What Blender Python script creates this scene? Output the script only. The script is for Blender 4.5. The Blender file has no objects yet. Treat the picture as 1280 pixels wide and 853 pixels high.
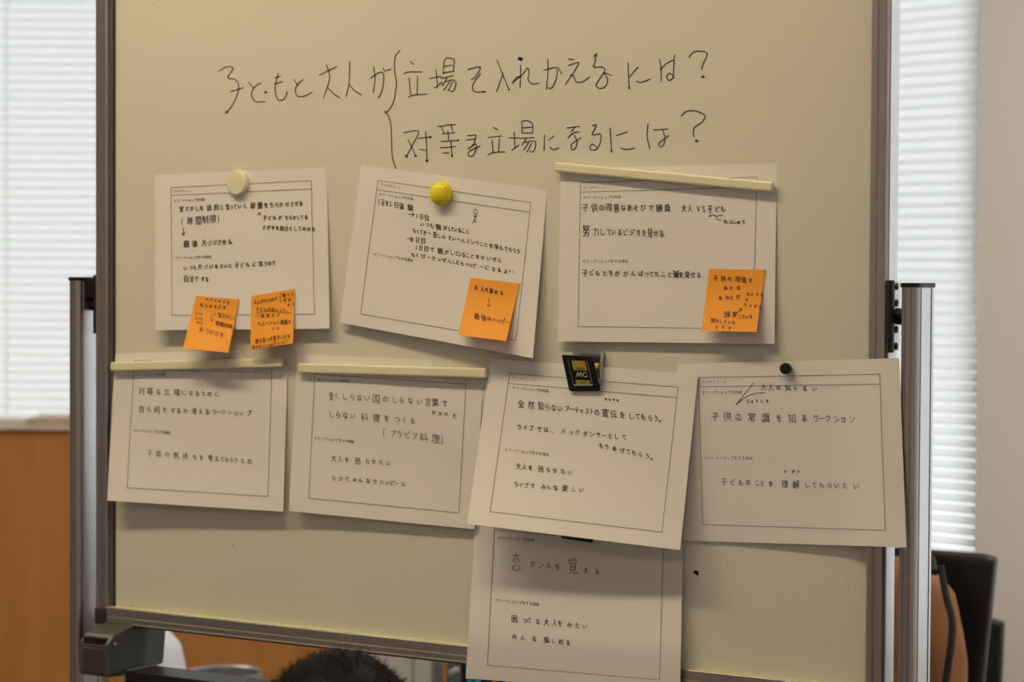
import bpy, bmesh, math, random
from mathutils import Vector, Matrix
random.seed(7)
S = bpy.context.scene
COL = S.collection
# ------------------------------------------------------------------ camera
F = 2870.0                                   # focal length in pixels of the 1280x853 frame (50 mm on a 22.3 mm sensor)
YAW, PITCH, ROLL = math.radians(32), math.radians(-1.7), math.radians(0.29)
CAM = Vector((math.sin(YAW)*2.87, -math.cos(YAW)*2.87, 1.30))
fwd = Vector((-math.sin(YAW)*math.cos(PITCH), math.cos(YAW)*math.cos(PITCH), math.sin(PITCH)))
r0 = fwd.cross(Vector((0, 0, 1))).normalized(); u0 = r0.cross(fwd)
rgt = r0*math.cos(ROLL) + u0*math.sin(ROLL); upv = u0*math.cos(ROLL) - r0*math.sin(ROLL)
cd = bpy.data.cameras.new('camera'); cam = bpy.data.objects.new('camera', cd); COL.objects.link(cam)
cam.matrix_world = Matrix((rgt, upv, -fwd)).transposed().to_4x4(); cam.location = CAM
cd.sensor_width = 22.3; cd.lens = F/1280*22.3; cd.clip_start = .05
cd.dof.use_dof = True; cd.dof.focus_distance = 2.72; cd.dof.aperture_fstop = 3.6
S.camera = cam
# ------------------------------------------------------------------ sky, exposure
wd = bpy.data.worlds.new('overcast_sky'); S.world = wd; wd.use_nodes = True
bg = wd.node_tree.nodes['Background']; bg.inputs[0].default_value = (.97, .98, 1, 1); bg.inputs[1].default_value = 2.5
S.view_settings.view_transform = 'Standard'; S.view_settings.look = 'None'
S.view_settings.gamma = 1; S.view_settings.use_curve_mapping = False; S.view_settings.exposure = 0.0
S.cycles.max_bounces = 8; S.cycles.use_denoising = True; S.cycles.caustics_reflective = False; S.cycles.caustics_refractive = False
S.cycles.sample_clamp_indirect = 6
# ------------------------------------------------------------------ helpers
def ray(px, py):
    return (fwd + rgt*((px-640)/F) + upv*((426.5-py)/F))
def at(px, py, y=0.0):                       # where a sight line meets the vertical plane y = const
    d = ray(px, py); return CAM + d*((y-CAM.y)/d.y)
def deep(px, py, Z): return CAM + ray(px, py)*Z
W = {}
def put(o, parent, loc):
    COL.objects.link(o)
    if parent is not None:
        o.parent = parent; o.location = loc - W[parent.name]
    else: o.location = loc
    W[o.name] = loc.copy(); return o
def mesh(name, vs, fs, mat, parent=None, smooth=False, origin=None, mats=None, fm=None):
    me = bpy.data.meshes.new(name); vs = [Vector(v) for v in vs]
    if origin is None:
        if parent is not None: origin = W[parent.name]
        else:
            lo = Vector([min(v[i] for v in vs) for i in range(3)]); hi = Vector([max(v[i] for v in vs) for i in range(3)])
            origin = Vector(((lo.x+hi.x)/2, (lo.y+hi.y)/2, lo.z))
    me.from_pydata([tuple(v-origin) for v in vs], [], fs)
    for m in (mats or [mat]): me.materials.append(m)
    if fm:
        for p, k in zip(me.polygons, fm): p.material_index = k
    if smooth:
        for p in me.polygons: p.use_smooth = True
    me.update()
    return put(bpy.data.objects.new(name, me), parent, Vector(origin))
def empty(name, loc, label=None, cat=None, group=None, kind=None, parent=None):
    o = bpy.data.objects.new(name, None); o.empty_display_size = .05; put(o, parent, Vector(loc)); tag(o, label, cat, group, kind); return o
def tag(o, label=None, cat=None, group=None, kind=None):
    if label: o['label'] = label
    if cat: o['category'] = cat
    if group: o['group'] = group
    if kind: o['kind'] = kind
    return o
class MB:                                    # gathers shapes into one mesh
    def __init__(s): s.v = []; s.f = []
    def add(s, vs, fs):
        n = len(s.v); s.v += [Vector(v) for v in vs]; s.f += [tuple(i+n for i in f) for f in fs]; return s
    def box(s, o, ax, ay, az):               # o = corner, three edge vectors
        o, ax, ay, az = map(Vector, (o, ax, ay, az))
        p = [o, o+ax, o+ax+ay, o+ay, o+az, o+ax+az, o+ax+ay+az, o+ay+az]
        fs = [(3, 2, 1, 0), (4, 5, 6, 7), (0, 1, 5, 4), (1, 2, 6, 5), (2, 3, 7, 6), (3, 0, 4, 7)]
        if ax.cross(ay).dot(az) < 0: fs = [f[::-1] for f in fs]
        return s.add(p, fs)
    def aabb(s, x0, x1, y0, y1, z0, z1): return s.box((x0, y0, z0), (x1-x0, 0, 0), (0, y1-y0, 0), (0, 0, z1-z0))
    def prism(s, pts, dv):                   # polygon extruded along dv
        n = len(pts); pts = [Vector(p) for p in pts]; dv = Vector(dv)
        return s.add(pts+[p+dv for p in pts], [tuple(range(n))[::-1], tuple(range(n, 2*n))]+[(i, (i+1) % n, (i+1) % n+n, i+n) for i in range(n)])
    def tube(s, path, r, n=8, caps=True):
        path = [Vector(p) for p in path]; rs = r if isinstance(r, (list, tuple)) else [r]*len(path)
        vs = []; fs = []
        for i, p in enumerate(path):
            t = (path[min(i+1, len(path)-1)]-path[max(i-1, 0)]).normalized()
            a = t.cross(Vector((0, 0, 1)) if abs(t.z) < .9 else Vector((1, 0, 0))).normalized(); b = t.cross(a)
            vs += [p+(a*math.cos(k*2*math.pi/n)+b*math.sin(k*2*math.pi/n))*rs[i] for k in range(n)]
        for i in range(len(path)-1):
            fs += [(i*n+k, i*n+(k+1) % n, (i+1)*n+(k+1) % n, (i+1)*n+k) for k in range(n)]
        if caps: fs += [tuple(range(n))[::-1], tuple(range((len(path)-1)*n, len(path)*n))]
        return s.add(vs, fs)
    def lathe(s, c, axis, prof, n=28):       # prof = [(radius, height along axis)]
        c = Vector(c); t = Vector(axis).normalized(); a = t.cross(Vector((0, 0, 1)) if abs(t.z) < .9 else Vector((1, 0, 0))).normalized(); b = t.cross(a)
        vs = []; fs = []
        for r, h in prof: vs += [c+t*h+(a*math.cos(k*2*math.pi/n)+b*math.sin(k*2*math.pi/n))*r for k in range(n)]
        for i in range(len(prof)-1): fs += [(i*n+k, (i+1)*n+k, (i+1)*n+(k+1) % n, i*n+(k+1) % n) for k in range(n)]
        fs += [tuple(range(n)), tuple(range((len(prof)-1)*n, len(prof)*n))[::-1]]
        return s.add(vs, fs)
    def done(s, name, mat, parent=None, bevel=0, smooth=False, seg=2, **k):
        o = mesh(name, s.v, s.f, mat, parent, smooth, **k)
        bm = bmesh.new(); bm.from_mesh(o.data); bmesh.ops.recalc_face_normals(bm, faces=bm.faces)
        bm.to_mesh(o.data); bm.free()
        if bevel:
            m = o.modifiers.new('bevel', 'BEVEL'); m.width = bevel; m.segments = seg; m.limit_method = 'ANGLE'
        return o
# ------------------------------------------------------------------ materials
def mat(name, col, rough=.6, metal=0, spec=.5, noise=None, scale=30, stretch=(1, 1, 1), bump=0, bscale=200, emit=0, detail=4):
    m = bpy.data.materials.new(name); m.use_nodes = True; nt = m.node_tree; b = nt.nodes['Principled BSDF']
    b.inputs['Base Color'].default_value = (*col, 1); b.inputs['Roughness'].default_value = rough
    b.inputs['Metallic'].default_value = metal; b.inputs['Specular IOR Level'].default_value = spec
    tc = nt.nodes.new('ShaderNodeTexCoord'); mp = nt.nodes.new('ShaderNodeMapping'); mp.inputs['Scale'].default_value = stretch
    nt.links.new(tc.outputs['Object'], mp.inputs[0])
    if noise:
        n = nt.nodes.new('ShaderNodeTexNoise'); n.inputs['Scale'].default_value = scale; n.inputs['Detail'].default_value = detail
        nt.links.new(mp.outputs[0], n.inputs['Vector'])
        r = nt.nodes.new('ShaderNodeValToRGB'); r.color_ramp.elements[0].position = .3; r.color_ramp.elements[1].position = .7
        r.color_ramp.elements[0].color = (*col, 1); r.color_ramp.elements[1].color = (*noise, 1)
        nt.links.new(n.outputs['Fac'], r.inputs[0]); nt.links.new(r.outputs[0], b.inputs['Base Color'])
    if bump:
        n2 = nt.nodes.new('ShaderNodeTexNoise'); n2.inputs['Scale'].default_value = bscale; nt.links.new(mp.outputs[0], n2.inputs['Vector'])
        bp = nt.nodes.new('ShaderNodeBump'); bp.inputs['Strength'].default_value = bump; bp.inputs['Distance'].default_value = .002
        nt.links.new(n2.outputs['Fac'], bp.inputs['Height']); nt.links.new(bp.outputs[0], b.inputs['Normal'])
    if emit:
        b.inputs['Emission Color'].default_value = (*col, 1); b.inputs['Emission Strength'].default_value = emit
    return m
def translucent(name, col, t, rough=.6):
    m = mat(name, col, rough); nt = m.node_tree; b = nt.nodes['Principled BSDF']; out = nt.nodes['Material Output']
    tr = nt.nodes.new('ShaderNodeBsdfTranslucent'); tr.inputs[0].default_value = (*col, 1)
    mx = nt.nodes.new('ShaderNodeMixShader'); mx.inputs[0].default_value = t
    nt.links.new(b.outputs[0], mx.inputs[1]); nt.links.new(tr.outputs[0], mx.inputs[2]); nt.links.new(mx.outputs[0], out.inputs[0])
    return m
def glassy(name):
    m = bpy.data.materials.new(name); m.use_nodes = True; nt = m.node_tree; nt.nodes.clear()
    out = nt.nodes.new('ShaderNodeOutputMaterial'); t = nt.nodes.new('ShaderNodeBsdfTransparent'); g = nt.nodes.new('ShaderNodeBsdfGlossy')
    g.inputs['Roughness'].default_value = .03; fr = nt.nodes.new('ShaderNodeFresnel'); mx = nt.nodes.new('ShaderNodeMixShader')
    t.inputs[0].default_value = (.95, .97, .96, 1)
    nt.links.new(fr.outputs[0], mx.inputs[0]); nt.links.new(t.outputs[0], mx.inputs[1]); nt.links.new(g.outputs[0], mx.inputs[2]); nt.links.new(mx.outputs[0], out.inputs[0])
    return m
M = dict(
 wall=mat('painted_wall', (.76, .735, .71), .8, bump=.15, bscale=150), ceil=mat('ceiling_board', (.78, .77, .74), .9, noise=(.72, .71, .68), scale=60),
 floor=mat('carpet', (.16, .15, .14), .95, noise=(.22, .2, .18), scale=300), frame=mat('window_frame', (.6, .6, .58), .4, .6),
 glass=glassy('window_glass'), slat=translucent('blind_slat', (.95, .95, .945), .85), cord=translucent('blind_cord', (.96, .96, .96), .9),
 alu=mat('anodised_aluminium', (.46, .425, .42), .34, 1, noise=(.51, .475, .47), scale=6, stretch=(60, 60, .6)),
 alu_side=mat('silver_lit_aluminium', (.74, .75, .78), .36, 1), groove=mat('dark_groove', (.03, .028, .03), .5),  # alu_side: lighter aluminium, window light put into the colour of the sides
 board=mat('enamel_board', (0.74, 0.725, 0.63), .36, spec=.35, noise=tuple(c*.96 for c in (0.74, 0.725, 0.63)), scale=2.2, detail=3),
 alu_dark=mat('dark_aluminium', (.3, .27, .26), .4, 1), lip=mat('lip_reflection', (.8, .8, .5), .3, .3), black=mat('black_plastic', (.008, .008, .010), .42, spec=.35), steel=mat('steel', (.55, .56, .56), .25, 1),
 bracket=mat('cast_bracket', (.10, .105, .095), .45, .4, noise=(.075, .08, .075), scale=25),
 paper=translucent('white_paper', (.91, .885, .87), .12, .75), sticky=translucent('orange_note', (1, .42, .045), .1, .7),
 ink=mat('pen_ink', (.05, .037, .03), .6), pencil=mat('pencil_lead', (.17, .145, .12), .6), marker=mat('marker_ink', (.075, .058, .04), .5),
 print=mat('printed_grey', (.13, .115, .12), .7), noteink=mat('note_ink', (.12, .03, .012), .6), faint=mat('faint_marker', (.27, .25, .19), .6),
 cream=mat('cream_plastic', (.83, .79, .57), .42), yellow=mat('yellow_plastic', (.78, .68, .02), .22), 
 gold=mat('gold_label', (.5, .4, .06), .4), white=mat('white_print', (.75, .75, .75), .5),
 wood=mat('cabinet_wood', (.42, .172, .042), .5, noise=(.50, .215, .058), scale=3.5, stretch=(6, 6, .7), detail=8), 
 tancab=mat('tan_top', (.42, .30, .16), .5, noise=(.48, .34, .19), scale=5), edge=mat('cabinet_edge', (.62, .56, .52), .4), pages=mat('paper_pages', (.62, .5, .38), .8, noise=(.5, .4, .3), scale=80, stretch=(1, 1, 20)),
 blackchair=mat('black_lacquer', (.012, .011, .011), .32), brown=mat('brown_leather', (.33, .15, .05), .6, noise=(.24, .10, .035), scale=12, bump=.2),
 strap=mat('dark_strap', (.01, .009, .009), .6), grey=mat('grey_plastic', (.34, .34, .35), .4), bin=mat('brushed_bin', (.4, .4, .41), .35, .8, noise=(.3, .3, .31), scale=5, stretch=(8, 8, 1)),
 bag=translucent('white_polythene', (.9, .93, 1), .35, .3), navy=mat('navy_cloth', (.015, .02, .04), .9), blue=mat('blue_cloth', (.05, .28, .5), .9), tan=mat('tan_cloth', (.42, .22, .08), .9),
 skin=mat('skin', (.6, .36, .25), .55), hair=mat('dark_hair', (.009, .007, .006), .85, spec=.2), shirt=mat('grey_shirt', (.25, .27, .3), .9), trousers=mat('dark_trousers', (.04, .05, .09), .9),
 lampframe=mat('lamp_frame', (.8, .8, .8), .4), lip2=mat('mouth', (.45, .18, .15), .5), eye=mat('eye_white', (.8, .8, .8), .3))
# ------------------------------------------------------------------ room
R2 = Vector((math.cos(YAW), math.sin(YAW), 0)); F2 = Vector((-math.sin(YAW), math.cos(YAW), 0))
K = Vector((-1.583, 2.23, 0)); DL = -R2; NL = F2                    # corner, left wall runs along DL
DR = (R2*math.cos(math.radians(48)) - F2*math.sin(math.radians(48))); NR = Vector((-DR.y, DR.x, 0))
H = 2.8; UP = Vector((0, 0, 1))
A = K+DL*4.4; B = K+DR*4.2
def wall(name, o, d, n, length, holes, t=.10):
    mb = MB(); s = 0; rows = sorted(holes)
    for (s0, s1, z0, z1) in rows:
        mb.box(o+d*s, d*(s0-s), n*t, UP*H); mb.box(o+d*s0, d*(s1-s0), n*t, UP*z0); mb.box(o+d*s0+UP*z1, d*(s1-s0), n*t, UP*(H-z1)); s = s1
    mb.box(o+d*s, d*(length-s), n*t, UP*H)
    return tag(mb.done(name, M['wall']), kind='structure')
WL = (.45, 2.75, .86, 2.25); WR = (.2, 1.579, .62, 2.25); WR3 = (2.0, 3.7, .62, 2.25)
wall('wall_left', K, DL, NL, 4.4, [WL]); wall('wall_right', K, DR, NR, 4.2, [WR, WR3])
C1 = Vector((3.3, -5, 0)); C2 = Vector((-5.2, -5, 0))
for nm, p, q in (('wall_side', B, C1), ('wall_back', C1, C2), ('wall_far', C2, A)):
    d = (q-p); L = d.length; d.normalize(); n = Vector((-d.y, d.x, 0))
    if n.dot(p-Vector((0, -1, 0))) < 0: n = -n
    tag(MB().box(p, d*L, n*.15, UP*H).done(nm, M['wall']), kind='structure')
poly = [K+NR*.1, B+Vector((.12, .1, 0)), C1+Vector((.1, -.1, 0)), C2+Vector((-.1, -.1, 0)), A+Vector((-.1, .12, 0))]
tag(MB().prism([p-UP*.1 for p in poly], UP*.1).done('floor', M['floor']), kind='structure')
tag(MB().prism([p+UP*H for p in poly], UP*.1).done('ceiling', M['ceil']), kind='structure')
def window(idx, o, d, n, h):
    s0, s1, z0, z1 = h; w = .022
    root = empty('window_%d' % idx, o+d*((s0+s1)/2)+UP*z0, kind='structure'); b = o+n*.055
    def bar(a0, a1, c0, c1): return MB().box(b+d*a0+UP*c0, d*(a1-a0), n*.035, UP*(c1-c0)).done('window_frame', M['frame'], root)
    bar(s0, s0+w, z0, z1); bar(s1-w, s1, z0, z1); bar(s0+w, s1-w, z0, z0+w); bar(s0+w, s1-w, z1-w, z1); mid = (s0+s1)/2; bar(mid-w/2, mid+w/2, z0+w, z1-w)
    for a0, a1 in ((s0+w, mid-w/2), (mid+w/2, s1-w)):
        MB().box(b+n*.015+d*a0+UP*(z0+w), d*(a1-a0), n*.005, UP*(z1-z0-2*w)).done('pane', M['glass'], root)
def blind(o, d, n, h, label, ang, cords, pitch=.0215, wid=.025, group=None):
    s0, s1, z0, z1 = h; s0 += .008; s1 -= .008; b = o+n*.016; mid = (s0+s1)/2
    c = b+d*mid+UP*z0
    root = empty('window_blind', c, label, 'blind', group)
    MB().box(b+d*s0+n*-.015+UP*(z1-.03), d*(s1-s0), n*.03, UP*.03).done('head_rail', M['frame'], root)
    MB().box(b+d*s0+n*-.012+UP*(z0+.004), d*(s1-s0), n*.024, UP*.014).done('bottom_rail', M['cord'], root)
    # one curved slat, shared by all
    vs = []; fs = []; k = 6; a = math.radians(ang)
    for side in (s0-mid, s1-mid):
        for i in range(k+1):
            t = (i/k-.5)*wid; bow = .0022*(1-(2*i/k-1)**2)
            vs.append(d*side + n*(t*math.cos(a)-bow*math.sin(a)) + UP*(t*math.sin(a)+bow*math.cos(a)))
    fs = [(i, i+1, k+2+i, k+1+i) for i in range(k)]
    me = bpy.data.meshes.new('slat'); me.from_pydata([tuple(v) for v in vs], [], fs); me.materials.append(M['slat'])
    for p in me.polygons: p.use_smooth = True
    z = z0+.03
    while z < z1-.035:
        o2 = bpy.data.objects.new('slat', me); COL.objects.link(o2); o2.parent = root; o2.location = (0, 0, z-z0); z += pitch
    for cpos in cords:
        MB().box(b+d*cpos-n*.0175+UP*(z0+.01), d*.006, n*.0012, UP*(z1-z0-.03)).done('ladder_cord', M['cord'], root)
    return root
window(1, K, DL, NL, WL); window(2, K, DR, NR, WR); window(3, K, DR, NR, WR3)
pl = deep(8, 60, 5.57); cl = (pl-K).dot(DL)
blind(K, DL, NL, WL, 'white slatted blind in the left window above the wooden cabinet', 70, [cl, .75], wid=.029)
blind(K, DR, NR, WR, 'white slatted blind in the window right of the board, beside the beige wall', 122, [.45, .9], wid=.0252)
blind(K, DR, NR, WR3, 'white slatted blind in the window beyond the beige wall strip, outside the frame', 122, [2.3, 3.3], wid=.0252)
# ------------------------------------------------------------------ ceiling lamps: the key and added fill
def lamp(c, w, l, col, e, label, yaw=0):
    c = Vector(c); root = empty('ceiling_light', c, label, 'light')
    x = Vector((math.cos(yaw), math.sin(yaw), 0)); y = Vector((-math.sin(yaw), math.cos(yaw), 0))
    o = c-x*(w/2+.03)-y*(l/2+.03)
    mb = MB(); mb.box(o, x*.03, y*(l+.06), UP*.05); mb.box(o+x*(w+.03), x*.03, y*(l+.06), UP*.05)
    mb.box(o+x*.03, x*w, y*.03, UP*.05); mb.box(o+x*.03+y*(l+.03), x*w, y*.03, UP*.05); mb.done('frame', M['lampframe'], root)
    m = mat('lamp_diffuser', col, .5, emit=e); MB().box(c-x*w/2-y*l/2+UP*.008, x*w, y*l, UP*.01).done('diffuser', m, root)
lamp((-.58, -.97, 2.72), 2.2, .16, (1, .80, .50), 28.8, 'long warm ceiling light to the left in front of the board')
lamp((1.6, -3.4, 2.72), .3, 1.2, (1, .81, .74), 9, 'added ceiling fill light above and behind the camera, right side')  # unseen fill lamp, added behind the camera
lamp((-2.4, -3.6, 2.72), .3, 1.2, (1, .81, .74), 9, 'added ceiling fill light above and behind the camera, left side')  # second unseen fill lamp, added on the left
lamp((1.0, .45, 2.72), 1.2, .22, (1, .90, .84), 40, 'added ceiling light brightening the right window wall from behind the board')  # unseen lamp added to brighten the right wall, not the board front
lamp((-2.6, .0, 2.72), 1.2, .22, (1, .88, .72), 18, 'added ceiling light brightening the wooden cabinet side of the room')  # unseen lamp added to lift the cabinet wood
# ------------------------------------------------------------------ whiteboard on its stand
xl0, xl1 = at(118.3, 400, -.016).x, at(133, 400, -.016).x       # left stile, front face
xr0, xr1 = at(1085, 500, -.016).x, at(1106.5, 500, -.016).x
zb = at(400, 786, -.004).z; zt = zb+.93                            # bottom edge of the white panel
wb = empty('whiteboard', ((xl0+xr1)/2, 0, 0), 'large cream-white whiteboard with handwritten question, in a grey metal frame on an upright stand', 'whiteboard')
PY = -.004
MB().aabb(xl1-.006, xr0+.006, PY, .008, zb-.006, zt+.006).done('writing_surface', M['board'], wb)
def stile(x0, x1, side):
    mb = MB(); w = x1-x0; sgn = 1 if side < 0 else -1; xo = x0 if side < 0 else x1
    # profile seen from above: rounded front, step down to the panel on the inside
    pr = [(0, .014), (0, -.012), (.002, -.0155), (.005, -.016), (.010, -.016), (.0105, -.015), (.0125, -.015), (.013, -.016), (w-.002, -.016), (w, -.0145), (w, -.006), (w+.003, -.006), (w+.003, .014)]
    mb.prism([(xo+sgn*a, b, zb-.02) for a, b in pr], (0, 0, zt-zb+.04)); return mb.done('frame_stile', M['alu'], wb)
sl = stile(xl0, xl1, -1); sr = stile(xr0, xr1, 1)
MB().aabb(xr1, xr1+.0012, -.011, .013, zb-.02, zt+.02).done('window_lit_strip', M['alu_side'], sr)['label'] = 'aluminium side of the frame, coloured lighter for the window light'  # window reflection on this side painted as a lighter metal
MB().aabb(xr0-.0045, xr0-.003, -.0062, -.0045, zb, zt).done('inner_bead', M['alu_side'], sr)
MB().aabb(xl1+.003, xl1+.0065, -.0062, -.0045, zb, zt).done('inner_bead', M['groove'], sl)
def rail(z, up):
    s = 1 if up else -1
    pr = [(.014, 0), (-.0152, 0), (-.016, s*.0008), (-.016, s*.012), (-.0150, s*.0122), (-.0150, s*.0132), (-.016, s*.0134), (-.016, s*.022), (-.0135, s*.0245), (.014, s*.0245)]
    if z == zb: pr = [(a, b) for a, b in pr]
    return MB().prism([(xl1-.001, a, z+b) for a, b in pr], (xr0-xl1+.002, 0, 0)).done('frame_rail', M['alu'], wb)
rb = rail(zb, False); rail(zt, True)
MB().aabb(xl1+.001, xr0-.001, -.0148, PY, zb-.001, zb+.0006).done('ledge_reflection', M['lip'], rb)['label'] = 'ledge strip coloured pale yellow for the reflected board'  # the board's reflection in the rail top, painted pale yellow
for zz in (-.0128, -.0205): MB().aabb(xl1, xr0, -.0163, -.0155, zb+zz-.0004, zb+zz+.0004).done('fine_line', M['lip'], rb)
for x in (xl0-.0006, xr0-.001):                                   # corner caps
    MB().aabb(x, x+(xl1-xl0)+.002, -.0172, .015, zb-.0255, zb-.001).done('corner_cap', M['groove'], wb, bevel=.003)
# uprights
def post(x0, x1, side):
    mb = MB(); z1 = 1.286; yf, yb = -.024, .030
    pr = []
    for cx, cy, a0 in ((x0+.008, yf+.008, 180), (x1-.008, yf+.008, 270), (x1-.006, yb-.006, 0), (x0+.006, yb-.006, 90)):
        rr = .008 if cy < 0 else .006
        for k in range(5): a = math.radians(a0+k*22.5); pr.append((cx+rr*math.cos(a), cy+rr*math.sin(a), .07))
    p = mb.prism(pr, (0, 0, z1-.07)).done('post', M['alu'], wb)
    MB().aabb(x1-.0005, x1+.0008, -.0135, .022, .08, z1-.001).done('window_lit_face', M['alu_side'], p)['label'] = 'aluminium side, coloured lighter for the window light'  # paler metal stands in for window light on the post side
    MB().aabb(x1-.0002, x1+.0012, .0145, .0165, .08, z1-.001).done('side_groove', M['groove'], p)
    for q in (.3, .62): MB().aabb(x0+(x1-x0)*q, x0+(x1-x0)*q+.0012, yf-.0003, yf+.001, .08, z1-.001).done('front_groove', M['alu_dark'], p)
    MB().prism([(a+(.0012 if a > (x0+x1)/2 else -.0012), b*1.05, z1) for a, b, _ in pr], (0, 0, .005)).done('post_cap', M['black'], p)
    f = MB().aabb(x0-.004, x1+.004, -.28, .28, .05, .085).done('foot', M['alu'], wb, bevel=.006)
    for sy in (-.25, .25):
        MB().lathe(((x0+x1)/2-.011, sy, .025), (1, 0, 0), [(.004, 0), (.024, .001), (.0245, .02), (.004, .021)]).done('caster', M['black'], f, smooth=False)
    return p
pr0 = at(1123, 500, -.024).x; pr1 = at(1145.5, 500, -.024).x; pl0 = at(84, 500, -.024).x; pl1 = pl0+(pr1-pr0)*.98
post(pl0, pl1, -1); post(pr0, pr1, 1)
# pivots: plate with screws on the right side of the frame, dark knuckle between frame and post
def pivot(x, s, xp):
    zc = 1.253; hp = MB().aabb(min(x, x+s*.005), max(x, x+s*.005), -.014, -.006, zc-.041, zc+.041).done('pivot_plate', M['black'], wb, bevel=.0008)
    MB().aabb(min(x, x+s*.0035), max(x, x+s*.0035), -.006, .014, zc-.040, zc+.040).done('screw_plate', M['alu_side'], hp)
    for dz in (-.034, -.015, .015, .034): MB().lathe((x+s*.0035, .002, zc+dz), (s, 0, 0), [(.0042, 0), (.0042, .0012), (.002, .002)], 12).done('screw', M['groove'], hp)
    MB().lathe((x+s*.003, .004, zc), (s, 0, 0), [(.0095, 0), (.0095, abs(xp-x)-.002)], 20).done('pivot_pin', M['black'], hp)
pivot(xr1+.0012, 1, pr0); pivot(xl0, -1, pl1)
MB().aabb(pl1, xl0-.001, -.012, .014, 1.262, 1.287).done('pivot_block', M['black'], wb, bevel=.001)
# lower clamp brackets
def bracket(x0, s):
    w = s*.053; zt_, zb_ = .799, .742; yf = -.070
    br = MB().prism([(x0, yf, zb_), (x0, yf, zt_-.012), (x0, yf+.012, zt_), (x0, .01, zt_+.016), (x0, .035, zt_+.016), (x0, .052, zt_-.004), (x0, .046, zb_+.004), (x0, -.01, zb_-.004)], (w, 0, 0)).done('clamp_bracket', M['bracket'], wb, bevel=.003)
    MB().aabb(min(x0+w*.12, x0+w*.88), max(x0+w*.12, x0+w*.88), yf-.0015, yf+.004, zb_+.004, zt_-.018).done('face_plate', mat('bracket_plate', (.05, .036, .032), .5), br, bevel=.002)
    MB().aabb(min(x0+w*.14, x0+w*.86), max(x0+w*.14, x0+w*.86), yf+.0005, yf+.012, zt_-.016, zt_-.004).done('slot', M['black'], br)
    MB().lathe((x0+w, yf+.012, zt_-.012), (s, 0, 0), [(.003, 0), (.003, .002), (.0015, .003)], 12).done('screw', M['steel'], br)
bracket(at(99, 812, -.07).x, 1); bracket(2*wb.location.x-at(99, 812, -.07).x, -1)
xc = at(157, 845, -.045).x; xe = xr0-.03; zc = at(157, 839, -.045).z
cb = MB().aabb(xc, xe, -.045, .012, zc-.05, zc).done('crossbar', M['black'], wb, bevel=.0015)
MB().aabb(xc-.0012, xc+.0012, -.0462, .013, zc-.05, zc+.001).done('end_plate', M['steel'], cb)
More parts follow.
